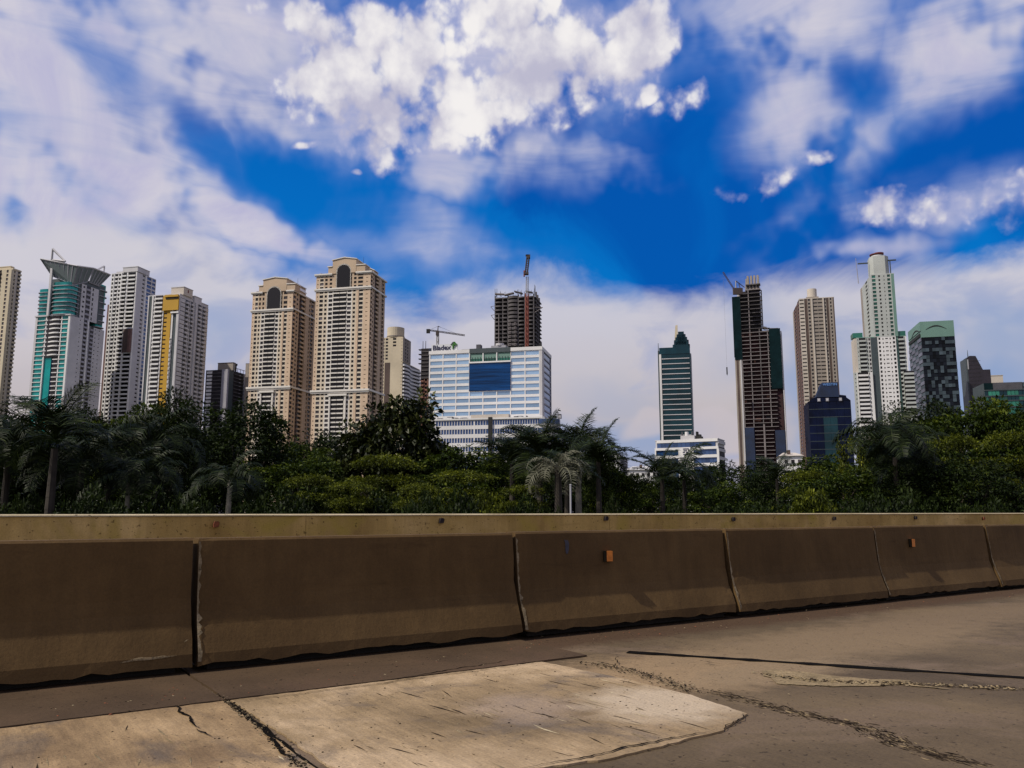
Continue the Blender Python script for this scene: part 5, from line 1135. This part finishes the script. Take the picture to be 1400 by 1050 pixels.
# near barrier: New Jersey profile segments
SEG = 3.14; S0 = 1.71 + .0
PROF = [(0, .065), (.012, .15), (.055, .26), (.095, .36), (.122, .46), (.138, .57), (.158, .80), (.178, 1.02), (.192, 1.04), (.362, 1.04), (.376, 1.02), (.416, .57), (.46, .36), (.54, .16), (.554, .065)]
def barrier(k, label, chips=(), refl=None, name='concrete_barrier'):
    s0, s1 = S0 + (k - 1) * SEG + .022, S0 + k * SEG - .022; r = random.Random(k + 50)
    o = RW((s0 + s1) / 2, ZT - .28, 0); root = empty(name, (o[0], o[1], 0), label, 'barrier', 'concrete barriers along the road')
    q = MB(); nn = 26; rows = []
    dz = r.uniform(-.006, .006); dn = r.uniform(-.012, .012)
    for i in range(nn + 1):
        s_ = s0 + (s1 - s0) * i / nn; row = []
        for j, (n_, z_) in enumerate(PROF):
            jz = r.uniform(-.016, .014) if j in (0, 14) else 0; jn = 0
            es = 0
            if i in (0, nn): jn -= r.uniform(.0, .012) ; es = r.uniform(-.008, .008)
            row.append(RW(s_ + es, ZT - n_ + jn + dn, z_ + jz + dz))
        rows.append(row)
    m_ = len(PROF); vs = [v for row in rows for v in row]
    fs = [(i * m_ + j, (i + 1) * m_ + j, (i + 1) * m_ + (j + 1) % m_, i * m_ + (j + 1) % m_) for i in range(nn) for j in range(m_)]
    fs += [tuple(range(m_)), tuple(nn * m_ + j for j in range(m_))[::-1]]
    q.add(vs, fs, 'barrier_mat'); b = q.obj('concrete_body', root)
    q = MB(); q.box(s0 + .1, s1 - .1, ZT - .45, ZT - .13, .0045, .12, 'footing_dark', lambda a, b_, z: RW(a, b_, z)); q.obj('footing', root)  # near-black core set back under the barrier
    # crumbly mortar edge on the joint
    q = MB()
    zz = .09
    pr = lambda z_: next(PROF[i][0] + (PROF[i + 1][0] - PROF[i][0]) * (z_ - PROF[i][1]) / max(1e-6, PROF[i + 1][1] - PROF[i][1]) for i in range(8) if PROF[i][1] <= z_ <= PROF[i + 1][1] + 1e-6)
    st_ = []
    while zz < 1.02:
        w_ = r.uniform(.004, .026) * (1.6 if zz < .5 else 1); st_.append((zz, w_)); zz += r.uniform(.02, .05)
    L_, R_ = [], []
    for z_, w_ in st_: n_ = ZT - pr(z_) + .004 + dn; L_.append(RW(s0 - .004, n_, z_)); R_.append(RW(s0 + w_, n_, z_))
    kk = len(st_); q.add(L_ + R_, [(i, i + 1, kk + i + 1, kk + i) for i in range(kk - 1)], 'mortar_mat'); q.obj('mortar_edge', b, off=tuple(root.location))
    def surf(x, y, lift=.004):
        """point on the traffic face seen at picture position x, y"""
        g = ray(x, y)
        for it in range(400):
            z_ = .1 + it * .00235
            # plane: n = ZT - pr(z)
            c_ = g[0] * NV[0] + g[1] * NV[1]; tt = (ZT - pr(z_) + lift) / c_
            zz_ = CH + g[2] * tt
            if zz_ >= 0 and abs(zz_ - z_) < .004:
                s_ = (g[0] * DV[0] + g[1] * DV[1]) * tt; return s_, z_
        return None
    if refl:
        s_, z_ = surf(*refl); n_ = ZT - pr(z_) + dn; fr = lambda a, b_, z: RW(a, b_, z)
        q = MB(); q.box(s_ - .045, s_ + .045, n_ + .004, n_ + .045, z_ - .055, z_ + .055, 'orange_reflector', fr); q.box(s_ - .055, s_ - .0455, n_ + .002, n_ + .05, z_ - .06, z_ + .06, 'tar', fr); ro = q.obj('reflector', b, off=tuple(root.location)); ro['label'] = 'small orange reflector plate'
    for (poly, m) in chips:
        pts = [surf(x, y, .006) for x, y in poly]; pts = [p for p in pts if p]; out = []
        for i in range(len(pts)):
            a, b_ = pts[i], pts[(i + 1) % len(pts)]
            for j in range(4): u = j / 4; z_ = max(.095, a[1] + (b_[1] - a[1]) * u + r.uniform(-.006, .006)); out.append((a[0] + (b_[0] - a[0]) * u + r.uniform(-.01, .01), z_))
        q = MB(); q.add([RW(s_, ZT - pr(z_) + .006 + dn, z_) for s_, z_ in out], [tuple(range(len(out)))], m); q.obj('chip_scar', b, off=tuple(root.location))
    return root
barrier(-1, 'plain brown concrete barrier segment ending beyond the left edge of the photo')
barrier(0, 'brown concrete barrier segment with a pale chipped patch at its lower right corner', chips=[([(162, 907), (185, 899), (215, 897), (243, 896), (240, 908), (205, 917), (172, 917)], 'rubble_mat')])
barrier(1, 'longest looking brown barrier segment with a dark cracked corner at its lower left', chips=[([(249, 880), (258, 874), (262, 905), (252, 912)], 'mortar_mat')])
barrier(2, 'brown barrier segment in mid picture with an orange reflector and a blue smear', refl=(831, 760), chips=[([(773, 738), (778, 738), (778, 757), (774, 757)], 'blue_smear')])
barrier(3, 'plain brown barrier segment right of the one with the blue smear')
barrier(4, 'brown barrier segment with an orange reflector between two plain ones', refl=(1246, 742))
barrier(5, 'brown barrier segment at the right edge past the second reflector')
for k, w_ in ((6, 'first'), (7, 'second'), (8, 'third')): barrier(k, w_ + ' barrier segment of the row beyond the right edge of the photo')

# far parapet wall
root = empty('parapet_wall', (*RW(4, ZP - .15)[:2], 0), 'long ochre stained parapet wall with a pale top edge behind the barriers', 'wall')
r = random.Random(9)
for k in range(-4, 13):
    s0, s1 = 3.9 + (k - 1) * 5.2 + .002, 3.9 + k * 5.2 - .002; q = MB(); nn = 12; d0 = r.uniform(-.006, .006)
    q.box(s0, s1, ZP - .3, ZP + d0, -.01, 1.197, 'parapet_mat', lambda a, b_, z: RW(a, b_, z)); wp = q.obj('wall_panel', root)
    q = MB(); rows = []
    for i in range(nn + 1):
        s_ = s0 + (s1 - s0) * i / nn; rows.append([RW(s_, ZP - .34, 1.198), RW(s_, ZP + .014, 1.198), RW(s_, ZP + .016 + r.uniform(-.004, .004), 1.210 + r.uniform(-.003, .003)), RW(s_, ZP + .0, 1.222 + r.uniform(-.003, .003)), RW(s_, ZP - .34, 1.225)])
    vs = [v for row in rows for v in row]; q.add(vs, [(i * 5 + j, (i + 1) * 5 + j, (i + 1) * 5 + (j + 1) % 5, i * 5 + (j + 1) % 5) for i in range(nn) for j in range(5)] + [(0, 1, 2, 3, 4), tuple(nn * 5 + j for j in range(5))[::-1]], 'coping_mat' if True else '')
    q.obj('coping', wp, off=tuple(root.location))
for x, y, m in ((295, 717, 'rust'), (603, 712, 'hole_dark'), (828, 709, 'hole_dark'), (1002, 710, 'hole_dark'), (1140, 709, 'hole_dark'), (1251, 708, 'hole_dark'), (1344, 709, 'rust')):
    g = ray(x, y); c_ = g[0] * NV[0] + g[1] * NV[1]; tt = (ZP + .012) / c_; s_ = (g[0] * DV[0] + g[1] * DV[1]) * tt; z_ = CH + g[2] * tt
    q = MB(); fr = lambda a, b_, z: RW(s_ + a, ZP + b_, z_ + z)
    q.extr([(-.03 + r.uniform(-.01, .01), -.035), (.025, -.03), (.035, .0), (.028, .035), (-.02, .04), (-.035, .005)], .008, .05, m, fr); q.obj('bolt', root)

# ------------------------------------------------------------------ trees
def leafmat(name, c0, c1, c2, rough=.5, trans=.25):
    m = bpy.data.materials.new(name); m.use_nodes = True; t = m.node_tree; b = t.nodes['Principled BSDF']; MATS[name] = m
    at = t.nodes.new('ShaderNodeAttribute'); at.attribute_name = 'tone'
    r = t.nodes.new('ShaderNodeValToRGB'); e = r.color_ramp.elements; e.new(.5)
    for i, (p, c_) in enumerate(((0, c0), (.5, c1), (1, c2))): e[i].position = p; e[i].color = (*c_, 1)
    t.links.new(at.outputs['Fac'], r.inputs[0]); t.links.new(r.outputs[0], b.inputs['Base Color'])
    b.inputs['Roughness'].default_value = rough; b.inputs['Specular IOR Level'].default_value = .16
    tr = t.nodes.new('ShaderNodeBsdfTranslucent'); t.links.new(r.outputs[0], tr.inputs[0]); mx = t.nodes.new('ShaderNodeMixShader'); mx.inputs[0].default_value = trans
    t.links.new(b.outputs[0], mx.inputs[1]); t.links.new(tr.outputs[0], mx.inputs[2]); t.links.new(mx.outputs[0], t.nodes['Material Output'].inputs[0])
leafmat('leaf_dark', (.004, .008, .001), (.010, .019, .002), (.034, .052, .006), .6, .2)
leafmat('leaf_mid', (.006, .013, .001), (.026, .044, .003), (.105, .13, .009), .6, .25)
leafmat('leaf_olive', (.012, .017, .001), (.048, .062, .004), (.17, .19, .012), .6, .3)
leafmat('leaf_bright', (.018, .024, .002), (.075, .092, .006), (.24, .25, .02), .6, .3)
leafmat('leaf_glossy', (.005, .008, .001), (.014, .020, .003), (.10, .11, .035), .4, .1)
leafmat('palm_dark', (.003, .006, .001), (.008, .016, .002), (.045, .062, .014), .55, .12)
leafmat('palm_pale', (.04, .042, .025), (.12, .12, .08), (.30, .29, .21), .6, .15)
mat('bark', (.09, .07, .05), .95, var=.3, scale=3)
mat('palm_bark', (.22, .20, .16), .9, var=.25, scale=4)
mat('bark_dark', (.03, .024, .018), .95, var=.3, scale=3)

def fastmesh(name, V, Fq, tone, m):
    me = bpy.data.meshes.new(name); nv, nf = len(V), len(Fq)
    me.vertices.add(nv); me.vertices.foreach_set('co', V.astype(np.float32).ravel())
    me.loops.add(nf * 4); me.loops.foreach_set('vertex_index', Fq.astype(np.int32).ravel())
    me.polygons.add(nf); me.polygons.foreach_set('loop_start', np.arange(nf, dtype=np.int32) * 4)
    a = me.attributes.new('tone', 'FLOAT', 'POINT'); a.data.foreach_set('value', tone.astype(np.float32))
    me.materials.append(MATS[m]); me.update(calc_edges=True); me.validate(); return me
def unit(v): return v / (np.linalg.norm(v, axis=-1, keepdims=True) + 1e-9)
def leaves(C, D_, Nn, ln, wd, tone):
    """rhombic folded leaves: base C, direction D_, normal Nn"""
    Sd = unit(np.cross(D_, Nn)); k = len(C)
    mid = C + D_ * (ln * .45)[:, None] + Nn * (ln * .06)[:, None]
    V = np.stack([C, mid - Sd * (wd / 2)[:, None], C + D_ * ln[:, None] - Nn * (ln * .12)[:, None], mid + Sd * (wd / 2)[:, None]], 1).reshape(-1, 3)
    Fq = np.arange(k * 4).reshape(k, 4); return V, Fq, np.repeat(tone, 4)
def crown_mesh(name, seed, shape, nclump, nleaf, lsize, m, cr=(.5, .9), droop=.2, layered=False, aspect=.5):
    """shape(rng, n) -> clump centres; every clump is a tuft of real leaves on short twigs"""
    g = np.random.RandomState(seed); Cc = shape(g, nclump); R_ = g.uniform(cr[0], cr[1], nclump); ct = g.uniform(-.25, .25, nclump)
    idx = g.randint(0, nclump, nleaf); d = unit(g.normal(size=(nleaf, 3)) + np.array([0, 0, .35])); rad = g.uniform(.45, 1.05, nleaf) ** .6
    fl = .45 if layered else .8
    pos = Cc[idx] + d * (R_[idx] * rad)[:, None] * np.array([1, 1, fl])
    out = unit(d + g.normal(size=(nleaf, 3)) * .55 - np.array([0, 0, droop])); nrm = unit(np.cross(out, g.normal(size=(nleaf, 3)) * .5 + np.array([0., 0, 0])) ); nrm = unit(np.cross(nrm, out)) ; 
    up = np.array([0, 0, 1.]); nrm = unit(up + g.normal(size=(nleaf, 3)) * .5); nrm = unit(nrm - out * (nrm * out).sum(1, keepdims=True))
    ln = lsize * g.uniform(.6, 1.35, nleaf); tone = np.clip(.42 + ct[idx] + g.normal(size=nleaf) * .18 + .12 * d[:, 2], 0, 1)
    V, Fq, tn = leaves(pos, out, nrm, ln, ln * aspect, tone); return fastmesh(name, V, Fq, tn, m)
def sh_round(H, R, z0, flat=1.):
    def f(g, n):
        d = unit(g.normal(size=(n, 3))); d[:, 2] = d[:, 2] * flat; r_ = g.uniform(.35, 1., n) ** .5
        lump = 1 + .22 * np.sin(d[:, 0] * 5 + 1) * np.cos(d[:, 1] * 4 + 2)
        P_ = d * (r_ * lump)[:, None] * np.array([R, R, (H - z0) / 2]); P_[:, 2] += (H + z0) / 2; return P_
    return f
def sh_layer(H, R, z0):
    def f(g, n):
        t = g.uniform(0, 1, n); lay = np.floor(t * 5) / 5 + .1; rr = R * (1 - .55 * lay) * np.sqrt(g.uniform(.05, 1, n)); a = g.uniform(0, 6.28, n)
        return np.stack([rr * np.cos(a), rr * np.sin(a), z0 + (H - z0) * lay - .18 * rr + g.normal(size=n) * .1], 1)
    return f
def trunk_mesh(name, H, r0, m, seed, limbs=6, spread=1.6, fork=.4):
    r = random.Random(seed); q = MB(); p = np.array((0, 0, 0.)); pts = [p]
    for i in range(4): p = p + np.array((r.uniform(-.12, .12), r.uniform(-.12, .12), H * fork / 4 * 1.3)); pts.append(p)
    for i in range(4): q.tube(pts[i], pts[i + 1], r0 * (1 - i * .14), r0 * (1 - (i + 1) * .14), m, 7)
    for k in range(limbs):
        a = 6.28 * k / limbs + r.uniform(-.4, .4); st = pts[r.randint(2, 4)]; e1 = st + np.array((cos(a) * spread * .5, sin(a) * spread * .5, H * .18)); e2 = e1 + np.array((cos(a) * spread * .6, sin(a) * spread * .6, H * .2 * r.uniform(.7, 1.3)))
        q.tube(st, e1, r0 * .45, r0 * .3, m, 5); q.tube(e1, e2, r0 * .3, r0 * .1, m, 5)
        for j in range(2): b_ = a + r.uniform(-1, 1); q.tube(e1, e1 + np.array((cos(b_) * spread * .5, sin(b_) * spread * .5, H * .12)), r0 * .2, r0 * .06, m, 4)
    return q.mesh(name)
PROTO = {}
def proto(key, parts, cat): PROTO[key] = (parts, cat)
proto('dense_tree', [('trunk', trunk_mesh('trunk', 7, .17, 'bark_dark', 1)), ('crown', crown_mesh('crown', 1, sh_round(8, 2.7, 1.6), 120, 15000, .20, 'leaf_dark', (.45, .85)))], 'tree')
proto('leafy_tree', [('trunk', trunk_mesh('trunk', 7, .15, 'bark', 2)), ('crown', crown_mesh('crown', 2, sh_round(8, 2.6, 1.4), 95, 12000, .22, 'leaf_mid', (.4, .8)))], 'tree')
proto('broadleaf_tree', [('trunk', trunk_mesh('trunk', 7, .2, 'bark_dark', 3)), ('crown', crown_mesh('crown', 3, sh_round(8, 2.6, 1.8), 120, 7500, .36, 'leaf_glossy', (.35, .75), .35, False, .58))], 'tree')
proto('olive_tree', [('trunk', trunk_mesh('trunk', 6, .12, 'bark', 4, 8)), ('crown', crown_mesh('crown', 4, sh_layer(8, 3.6, 1.2), 150, 15000, .17, 'leaf_olive', (.4, .8), .1, True))], 'tree')
proto('bright_tree', [('trunk', trunk_mesh('trunk', 7, .12, 'bark', 5, 8)), ('crown', crown_mesh('crown', 5, sh_round(8, 2.4, 1.0), 70, 8000, .24, 'leaf_bright', (.3, .65)))], 'tree')
proto('shrub', [('stem', trunk_mesh('stem', 1.6, .05, 'bark_dark', 6, 6, .7)), ('foliage', crown_mesh('foliage', 6, sh_round(2, 1.5, .1), 45, 5200, .17, 'leaf_dark', (.3, .55)))], 'shrub')
proto('olive_shrub', [('stem', trunk_mesh('stem', 1.6, .05, 'bark', 7, 6, .7)), ('foliage', crown_mesh('foliage', 7, sh_layer(2.2, 1.8, .2), 60, 6000, .15, 'leaf_olive', (.25, .5), .1, True))], 'shrub')
def frond_mesh(name, seed, ln, m, npair=34, lf=.62, sag=1.0, dr=.7):
    g = np.random.RandomState(seed); C, D_, Nn, Ln, Wd, T = [], [], [], [], [], []
    q = MB(); P_ = []; th = radians(58); p = np.array((0., 0., 0.)); n = 14
    for i in range(n + 1):
        P_.append(p.copy()); p = p + np.array((cos(th), 0, sin(th))) * ln / n; th -= sag * radians(10.5) * (.5 + i / n)
    P_ = np.array(P_)
    Vs, Fs, Ts = [], [], []; base = 0
    def quad(a, b, c_, d_, t):
        nonlocal base
        Vs.extend((a, b, c_, d_)); Fs.append((base, base + 1, base + 2, base + 3)); Ts.extend([t] * 4); base += 4
    for i in range(n):
        w_ = .035 * (1 - i / n) + .008; o = np.array((0, w_, 0)); u_ = np.array((0, 0, w_)); quad(P_[i] - o, P_[i + 1] - o * .9, P_[i + 1] + o * .9, P_[i] + o, .75); quad(P_[i] - u_, P_[i + 1] - u_, P_[i + 1] + u_, P_[i] + u_, .6)
    for k in range(npair):
        u = .14 + .86 * k / npair; f_ = u * n; i = min(int(f_), n - 1); c_ = P_[i] + (P_[i + 1] - P_[i]) * (f_ - i); tg = unit((P_[i + 1] - P_[i])[None])[0]
        L_ = lf * (sin(pi * min(1, u * .85 + .12)) ** .6) * g.uniform(.85, 1.12)
        for sgn in (-1, 1):
            lat = np.array((0, sgn, 0.)); d1 = unit((lat * .85 + tg * .55 + np.array((0, 0, .25 + g.uniform(-.15, .15))))[None])[0]; d2 = unit((d1 + np.array((0, 0, -dr - g.uniform(0, .6))))[None])[0]
            w_ = .021; sd = tg * w_; m1 = c_ + d1 * L_ * .5; e = m1 + d2 * L_ * .5; t_ = float(np.clip(.4 + g.normal() * .22, 0, 1))
            quad(c_ - sd * .5, m1 - sd, m1 + sd, c_ + sd * .5, t_); quad(m1 - sd, e - sd * .15, e + sd * .15, m1 + sd, t_)
    return fastmesh(name, np.array(Vs), np.array(Fs), np.array(Ts), m)
FR = {'palm_spiky': [frond_mesh('frond', 31 + i, 2.1, 'palm_dark', 34, .72, s_, .15) for i, s_ in enumerate((.3, .7, 1.1))], 'palm_dark': [frond_mesh('frond', 11 + i, 2.6, 'palm_dark', 46, .80, s_) for i, s_ in enumerate((.75, 1.1, 1.45))], 'palm_pale': [frond_mesh('frond', 21 + i, 1.5, 'palm_pale', 16, .42, s_) for i, s_ in enumerate((1.1, 1.5))]}
PT_MESH = {}
def palm_trunk(H, pale):
    key = (round(H), pale)
    if key not in PT_MESH:
        q = MB(); r = random.Random(int(H * 3)); n = 10; m = 'palm_bark' if pale else 'bark_dark'
        for i in range(n): z0, z1 = H * i / n, H * (i + 1) / n; a = .15 * (1.15 - .5 * i / n); q.tube((0, 0, z0), (0, 0, z1), a * 1.04, a * .93, m, 9)
        PT_MESH[key] = q.mesh('trunk')
    return PT_MESH[key]
def palm(x, yc, Y, label, sc=1., nf=17, kind='palm_dark', pale=False, seed=0):
    r = random.Random(seed * 7 + 3); p = PX(x, yc, Y); H = p[2] - GZ; root = empty('palm_tree', (p[0], Y, GZ), label, 'palm tree', 'palms behind the parapet')
    t = bpy.data.objects.new('trunk', palm_trunk(H, pale)); COL.objects.link(t); t.parent = root; t.scale = (sc, sc, H / H)
    for i in range(nf):
        f_ = bpy.data.objects.new('frond', FR[kind][i % len(FR[kind])]); COL.objects.link(f_); f_.parent = root; f_.location = (0, 0, H - .05)
        el_ = (i / nf); f_.rotation_euler = (r.uniform(-.15, .15), radians(-24 + 70 * el_ + r.uniform(-8, 8)), i * 2.399 + r.uniform(-.2, .2)); k = sc * r.uniform(.85, 1.15); f_.scale = (k, k, k)
    return root
def plant(key, x, ytop, wpx, Y, label, seed=0, base=None):
    parts, cat = PROTO[key]; r = random.Random(seed); top = PX(x, ytop, Y); zb = GZ if base is None else base; H0 = 2.2 if cat == 'shrub' else 7.9; W0 = {'dense_tree': 5.6, 'leafy_tree': 5.4, 'broadleaf_tree': 5.2, 'olive_tree': 7.6, 'bright_tree': 5.2, 'shrub': 3.8, 'olive_shrub': 4.2}[key]
    sz = (top[2] - zb) / H0; sxy = wpx / F * Y / W0
    root = empty(key, (top[0], Y, zb), label, cat, {'tree': 'broadleaf trees behind the parapet', 'shrub': 'shrubs behind the parapet'}[cat], r.uniform(0, 6.28)); root.scale = (sxy, sxy, sz)
    for n_, me in parts: o = bpy.data.objects.new(n_, me); COL.objects.link(o); o.parent = root
    return root

TREES = [
 ('leafy_tree', 20, 572, 120, 44, 'green tree behind the left edge palm'), ('dense_tree', 105, 568, 120, 46, 'dark tree rising behind the teal tower palm'), ('leafy_tree', 250, 575, 120, 47, 'green tree filling the gap below the white balconied side'),
 ('dense_tree', 705, 604, 110, 47, 'dark tree behind the left palm of the middle cluster'), ('leafy_tree', 765, 600, 120, 46, 'green tree behind the tallest middle palms'), ('dense_tree', 820, 618, 80, 42, 'dark tree behind the right palm of the middle cluster'), ('dense_tree', 918, 652, 90, 45, 'dark tree covering the foot of the low white office'),
 ('dense_tree', 1225, 578, 100, 45, 'dark tree behind the palm below the tallest white tower'),
 ('dense_tree', -20, 580, 190, 36, 'dark dense tree cut by the left edge behind a palm'),
 ('dense_tree', 62, 596, 150, 40, 'dark dense tree below the teal glass tower'),
 ('dense_tree', 128, 590, 150, 42, 'dark dense tree below the white slab side of the teal tower'),
 ('leafy_tree', 185, 556, 120, 38, 'tall green tree topping the canopy below the white lattice tower'),
 ('dense_tree', 232, 548, 110, 33, 'blackish tall tree rising before the yellow stripe'),
 ('dense_tree', 285, 592, 130, 44, 'dark round tree below the unfinished dark block'),
 ('dense_tree', 330, 562, 170, 38, 'broad dark domed tree left of the shorter tan tower'),
 ('leafy_tree', 392, 592, 120, 42, 'green domed tree below the shorter tan tower'),
 ('dense_tree', 440, 600, 110, 46, 'dark tree below the taller tan tower'),
 ('leafy_tree', 415, 622, 130, 36, 'green tree with a leaning bare limb in the middle left canopy'),
 ('broadleaf_tree', 548, 547, 118, 40, 'large glossy-leaved tree standing tallest right of the taller tan tower'),
 ('broadleaf_tree', 500, 588, 90, 41, 'smaller glossy-leaved tree on the left flank of the tallest one'),
 ('broadleaf_tree', 590, 600, 90, 42, 'smaller glossy-leaved tree on the right flank of the tallest one'),
 ('leafy_tree', 640, 612, 140, 38, 'green rounded tree below the dark slot of the office wing'),
 ('leafy_tree', 690, 625, 110, 36, 'green tree left of the middle palms'),
 ('olive_tree', 530, 618, 180, 31, 'olive layered tree in front of the tallest glossy one'),
 ('olive_tree', 635, 640, 170, 29, 'olive layered tree left of the middle palms'),
 ('olive_tree', 425, 645, 130, 28, 'olive layered tree at the left end of the light green row'),
 ('olive_tree', 480, 655, 120, 27, 'low olive layered tree in the light green row below the glossy trees'),
 ('olive_tree', 575, 658, 120, 27, 'low olive layered tree between two taller olive ones'),
 ('olive_tree', 715, 660, 110, 28, 'low olive layered tree under the palm fronds by the white pole'),
 ('dense_tree', 740, 628, 110, 44, 'dark tree behind the middle palms on their left'),
 ('dense_tree', 800, 630, 100, 45, 'dark tree behind the middle palms on their right'),
 ('leafy_tree', 838, 632, 76, 34, 'small green tree at the right end of the middle palms'),
 ('dense_tree', 862, 655, 80, 40, 'low dark tree before the white warehouse roof'),
 ('leafy_tree', 890, 660, 70, 38, 'low green tree left of the low palms'),
 ('dense_tree', 955, 650, 90, 42, 'low dark round tree right of the low palms'),
 ('dense_tree', 1000, 637, 110, 48, 'dark tree below the skeletal tower'),
 ('leafy_tree', 985, 660, 90, 33, 'low green bush-like tree in the right middle'),
 ('dense_tree', 1050, 645, 80, 38, 'dark round tree left of the white gabled roof'),
 ('leafy_tree', 1120, 622, 110, 44, 'spreading green tree below the beige tower'),
 ('bright_tree', 1165, 592, 56, 38, 'bright yellow-green tree with large leaves below the hotel'),
 ('olive_tree', 1100, 640, 120, 34, 'light olive tree right of the white gabled roof'),
 ('leafy_tree', 1150, 640, 120, 30, 'green tree in front of the bright yellow-green one'),
 ('dense_tree', 1215, 590, 90, 34, 'blackish tree right below the tallest white tower'),
 ('dense_tree', 1262, 560, 120, 40, 'dark tree below the chequered tower'),
 ('leafy_tree', 1318, 548, 130, 36, 'tall green tree below the dark wedge tower'),
 ('olive_tree', 1300, 590, 130, 33, 'olive tree in front of the tall green tree on the right'),
 ('leafy_tree', 1385, 546, 130, 35, 'tall green tree at the right edge'),
 ('olive_tree', 1375, 585, 140, 31, 'olive tree at the right edge in front of the taller green one'),
 ('dense_tree', 1330, 630, 120, 28, 'dark low tree under the right canopy'),
 ('dense_tree', 1250, 640, 100, 29, 'dark low tree under the chequered tower side canopy'),
 ('dense_tree', 1440, 560, 150, 38, 'dark tree partly past the right edge'),
]
for i, (k, x, y, w_, Y, lab) in enumerate(TREES): plant(k, x, y, w_, Y, lab, i)
PALMS = [
 (12, 612, 27, 'palm with arching dark fronds at the left edge', 1.0, 17), (76, 590, 25, 'palm whose frond stands up before the teal glass tower', 1.15, 18), (112, 640, 27, 'palm with drooping pale-tipped fronds in the left canopy', 1.0, 16),
 (150, 628, 30, 'palm with long fronds below the white lattice tower', 1.1, 17), (176, 660, 26, 'palm on a pale trunk, left one of a close pair', .7, 14), (202, 655, 26, 'palm on a pale trunk, right one of a close pair', .75, 14),
 (214, 606, 30, 'palm with fronds crossing the yellow stripe of the tower', 1.1, 16), (314, 664, 24, 'small light green palm on a short pale trunk at left', .7, 13),
 (700, 628, 33, 'palm at the left end of the middle palm cluster', 1.05, 17), (738, 612, 31, 'tall palm below the right end of the office wing', 1.15, 18), (790, 606, 33, 'tallest palm of the middle cluster with spiky top fronds', 1.15, 18),
 (818, 632, 31, 'palm at the right end of the middle cluster', 1.0, 17), (775, 650, 28, 'low palm in the heart of the middle cluster', .9, 15),
 (905, 652, 34, 'low palm with drooping fronds before the low white office', .95, 16), (935, 650, 37, 'low palm right of the drooping one by the low white office', .95, 15), (1062, 650, 36, 'small palm left of the white gabled house roof', .8, 14),
 (1222, 598, 29, 'dark palm below the tallest white tower on the right', 1.0, 16), (1244, 640, 30, 'drooping dark palm in the shade of the right canopy', .9, 15)]
for i, (x, y, Y, lab, sc, nf) in enumerate(PALMS): palm(x, y + (0 if y > 625 else 8), Y, lab, sc * (.86 if x < 600 else .8), nf + (3 if 690 < x < 830 else 0), kind='palm_spiky' if 690 < x < 830 or i in (1, 13, 15) else 'palm_dark', pale=i in (4, 5, 7, 10), seed=i)
palm(763, 645, 26, 'small palm with pale dry silvery fronds in front of the cluster', .95, 15, 'palm_pale', False, 40)
PLACES = [(-60, 'outside the left edge of the photo'), (-15, 'cut by the left edge'), (25, 'under the left edge palm'), (70, 'under the teal glass tower'), (115, 'under the drooping left palm'), (150, 'under the white lattice tower'),
 (185, 'before the pale paired palm trunks'), (225, 'under the yellow stripe tower'), (265, 'above the rusty stain of the wall'), (300, 'left of the small light palm'), (340, 'right of the small light palm'), (380, 'under the shorter tan tower'), (425, 'at the left end of the olive row'),
 (465, 'under the taller tan tower'), (505, 'left below the tallest glossy tree'), (550, 'right below the tallest glossy tree'), (595, 'above the first dark bolt of the wall'), (635, 'under the left half of the office wing'), (680, 'under the dark slot of the office wing'), (725, 'left of the silvery palm'),
 (770, 'at the white post'), (815, 'above the second dark bolt'), (860, 'under the white warehouse roof'), (900, 'left under the low white office'), (945, 'right under the low white office'), (990, 'above the third dark bolt'), (1035, 'under the skeletal tower'), (1075, 'under the white gabled roof'), (1115, 'under the beige tower'),
 (1150, 'under the hotel'), (1190, 'under the tallest white tower'), (1235, 'in the darkest hollow of the right canopy'), (1280, 'under the chequered tower'), (1325, 'under the wedge tower'), (1365, 'under the green windowed office'), (1405, 'cut by the right edge'), (1450, 'outside the right edge'), (1490, 'far outside the right edge')]
r = random.Random(21)
xs = -60
i = 0
while xs < 1460:
    Y = r.uniform(20, 30); y = r.uniform(664, 684); w_ = r.uniform(60, 110)
    if 740 < xs < 1000: y += 12; w_ *= .55
    place = min(PLACES, key=lambda p_: abs(p_[0] - xs)); PLACES.remove(place)
    key = 'olive_shrub' if (380 < xs < 690 or 1080 < xs < 1180) and r.random() < .75 else 'shrub'
    side = 'left' if xs < 380 else 'middle' if xs < 760 else 'right middle' if xs < 1080 else 'right'
    plant(key, xs, y, w_, Y, ('light olive' if key == 'olive_shrub' else 'dark green') + ' shrub just above the parapet, ' + place[1], 100 + i)
    xs += r.uniform(38, 60) * (1.5 if 740 < xs < 1000 else 1); i += 1
# white lamp post between the palms
a = PX(780, 663, 22); q = MB(); q.tube((a[0], 22, GZ), (a[0], 22, a[2]), .03, .024, 'roof_grey', 8)
q.tube((a[0], 22, a[2]), (a[0], 22, a[2] + .02), .034, .02, 'roof_grey', 8)
o = q.obj('post'); o['label'] = 'thin white post standing among the middle palms'; o['category'] = 'post'
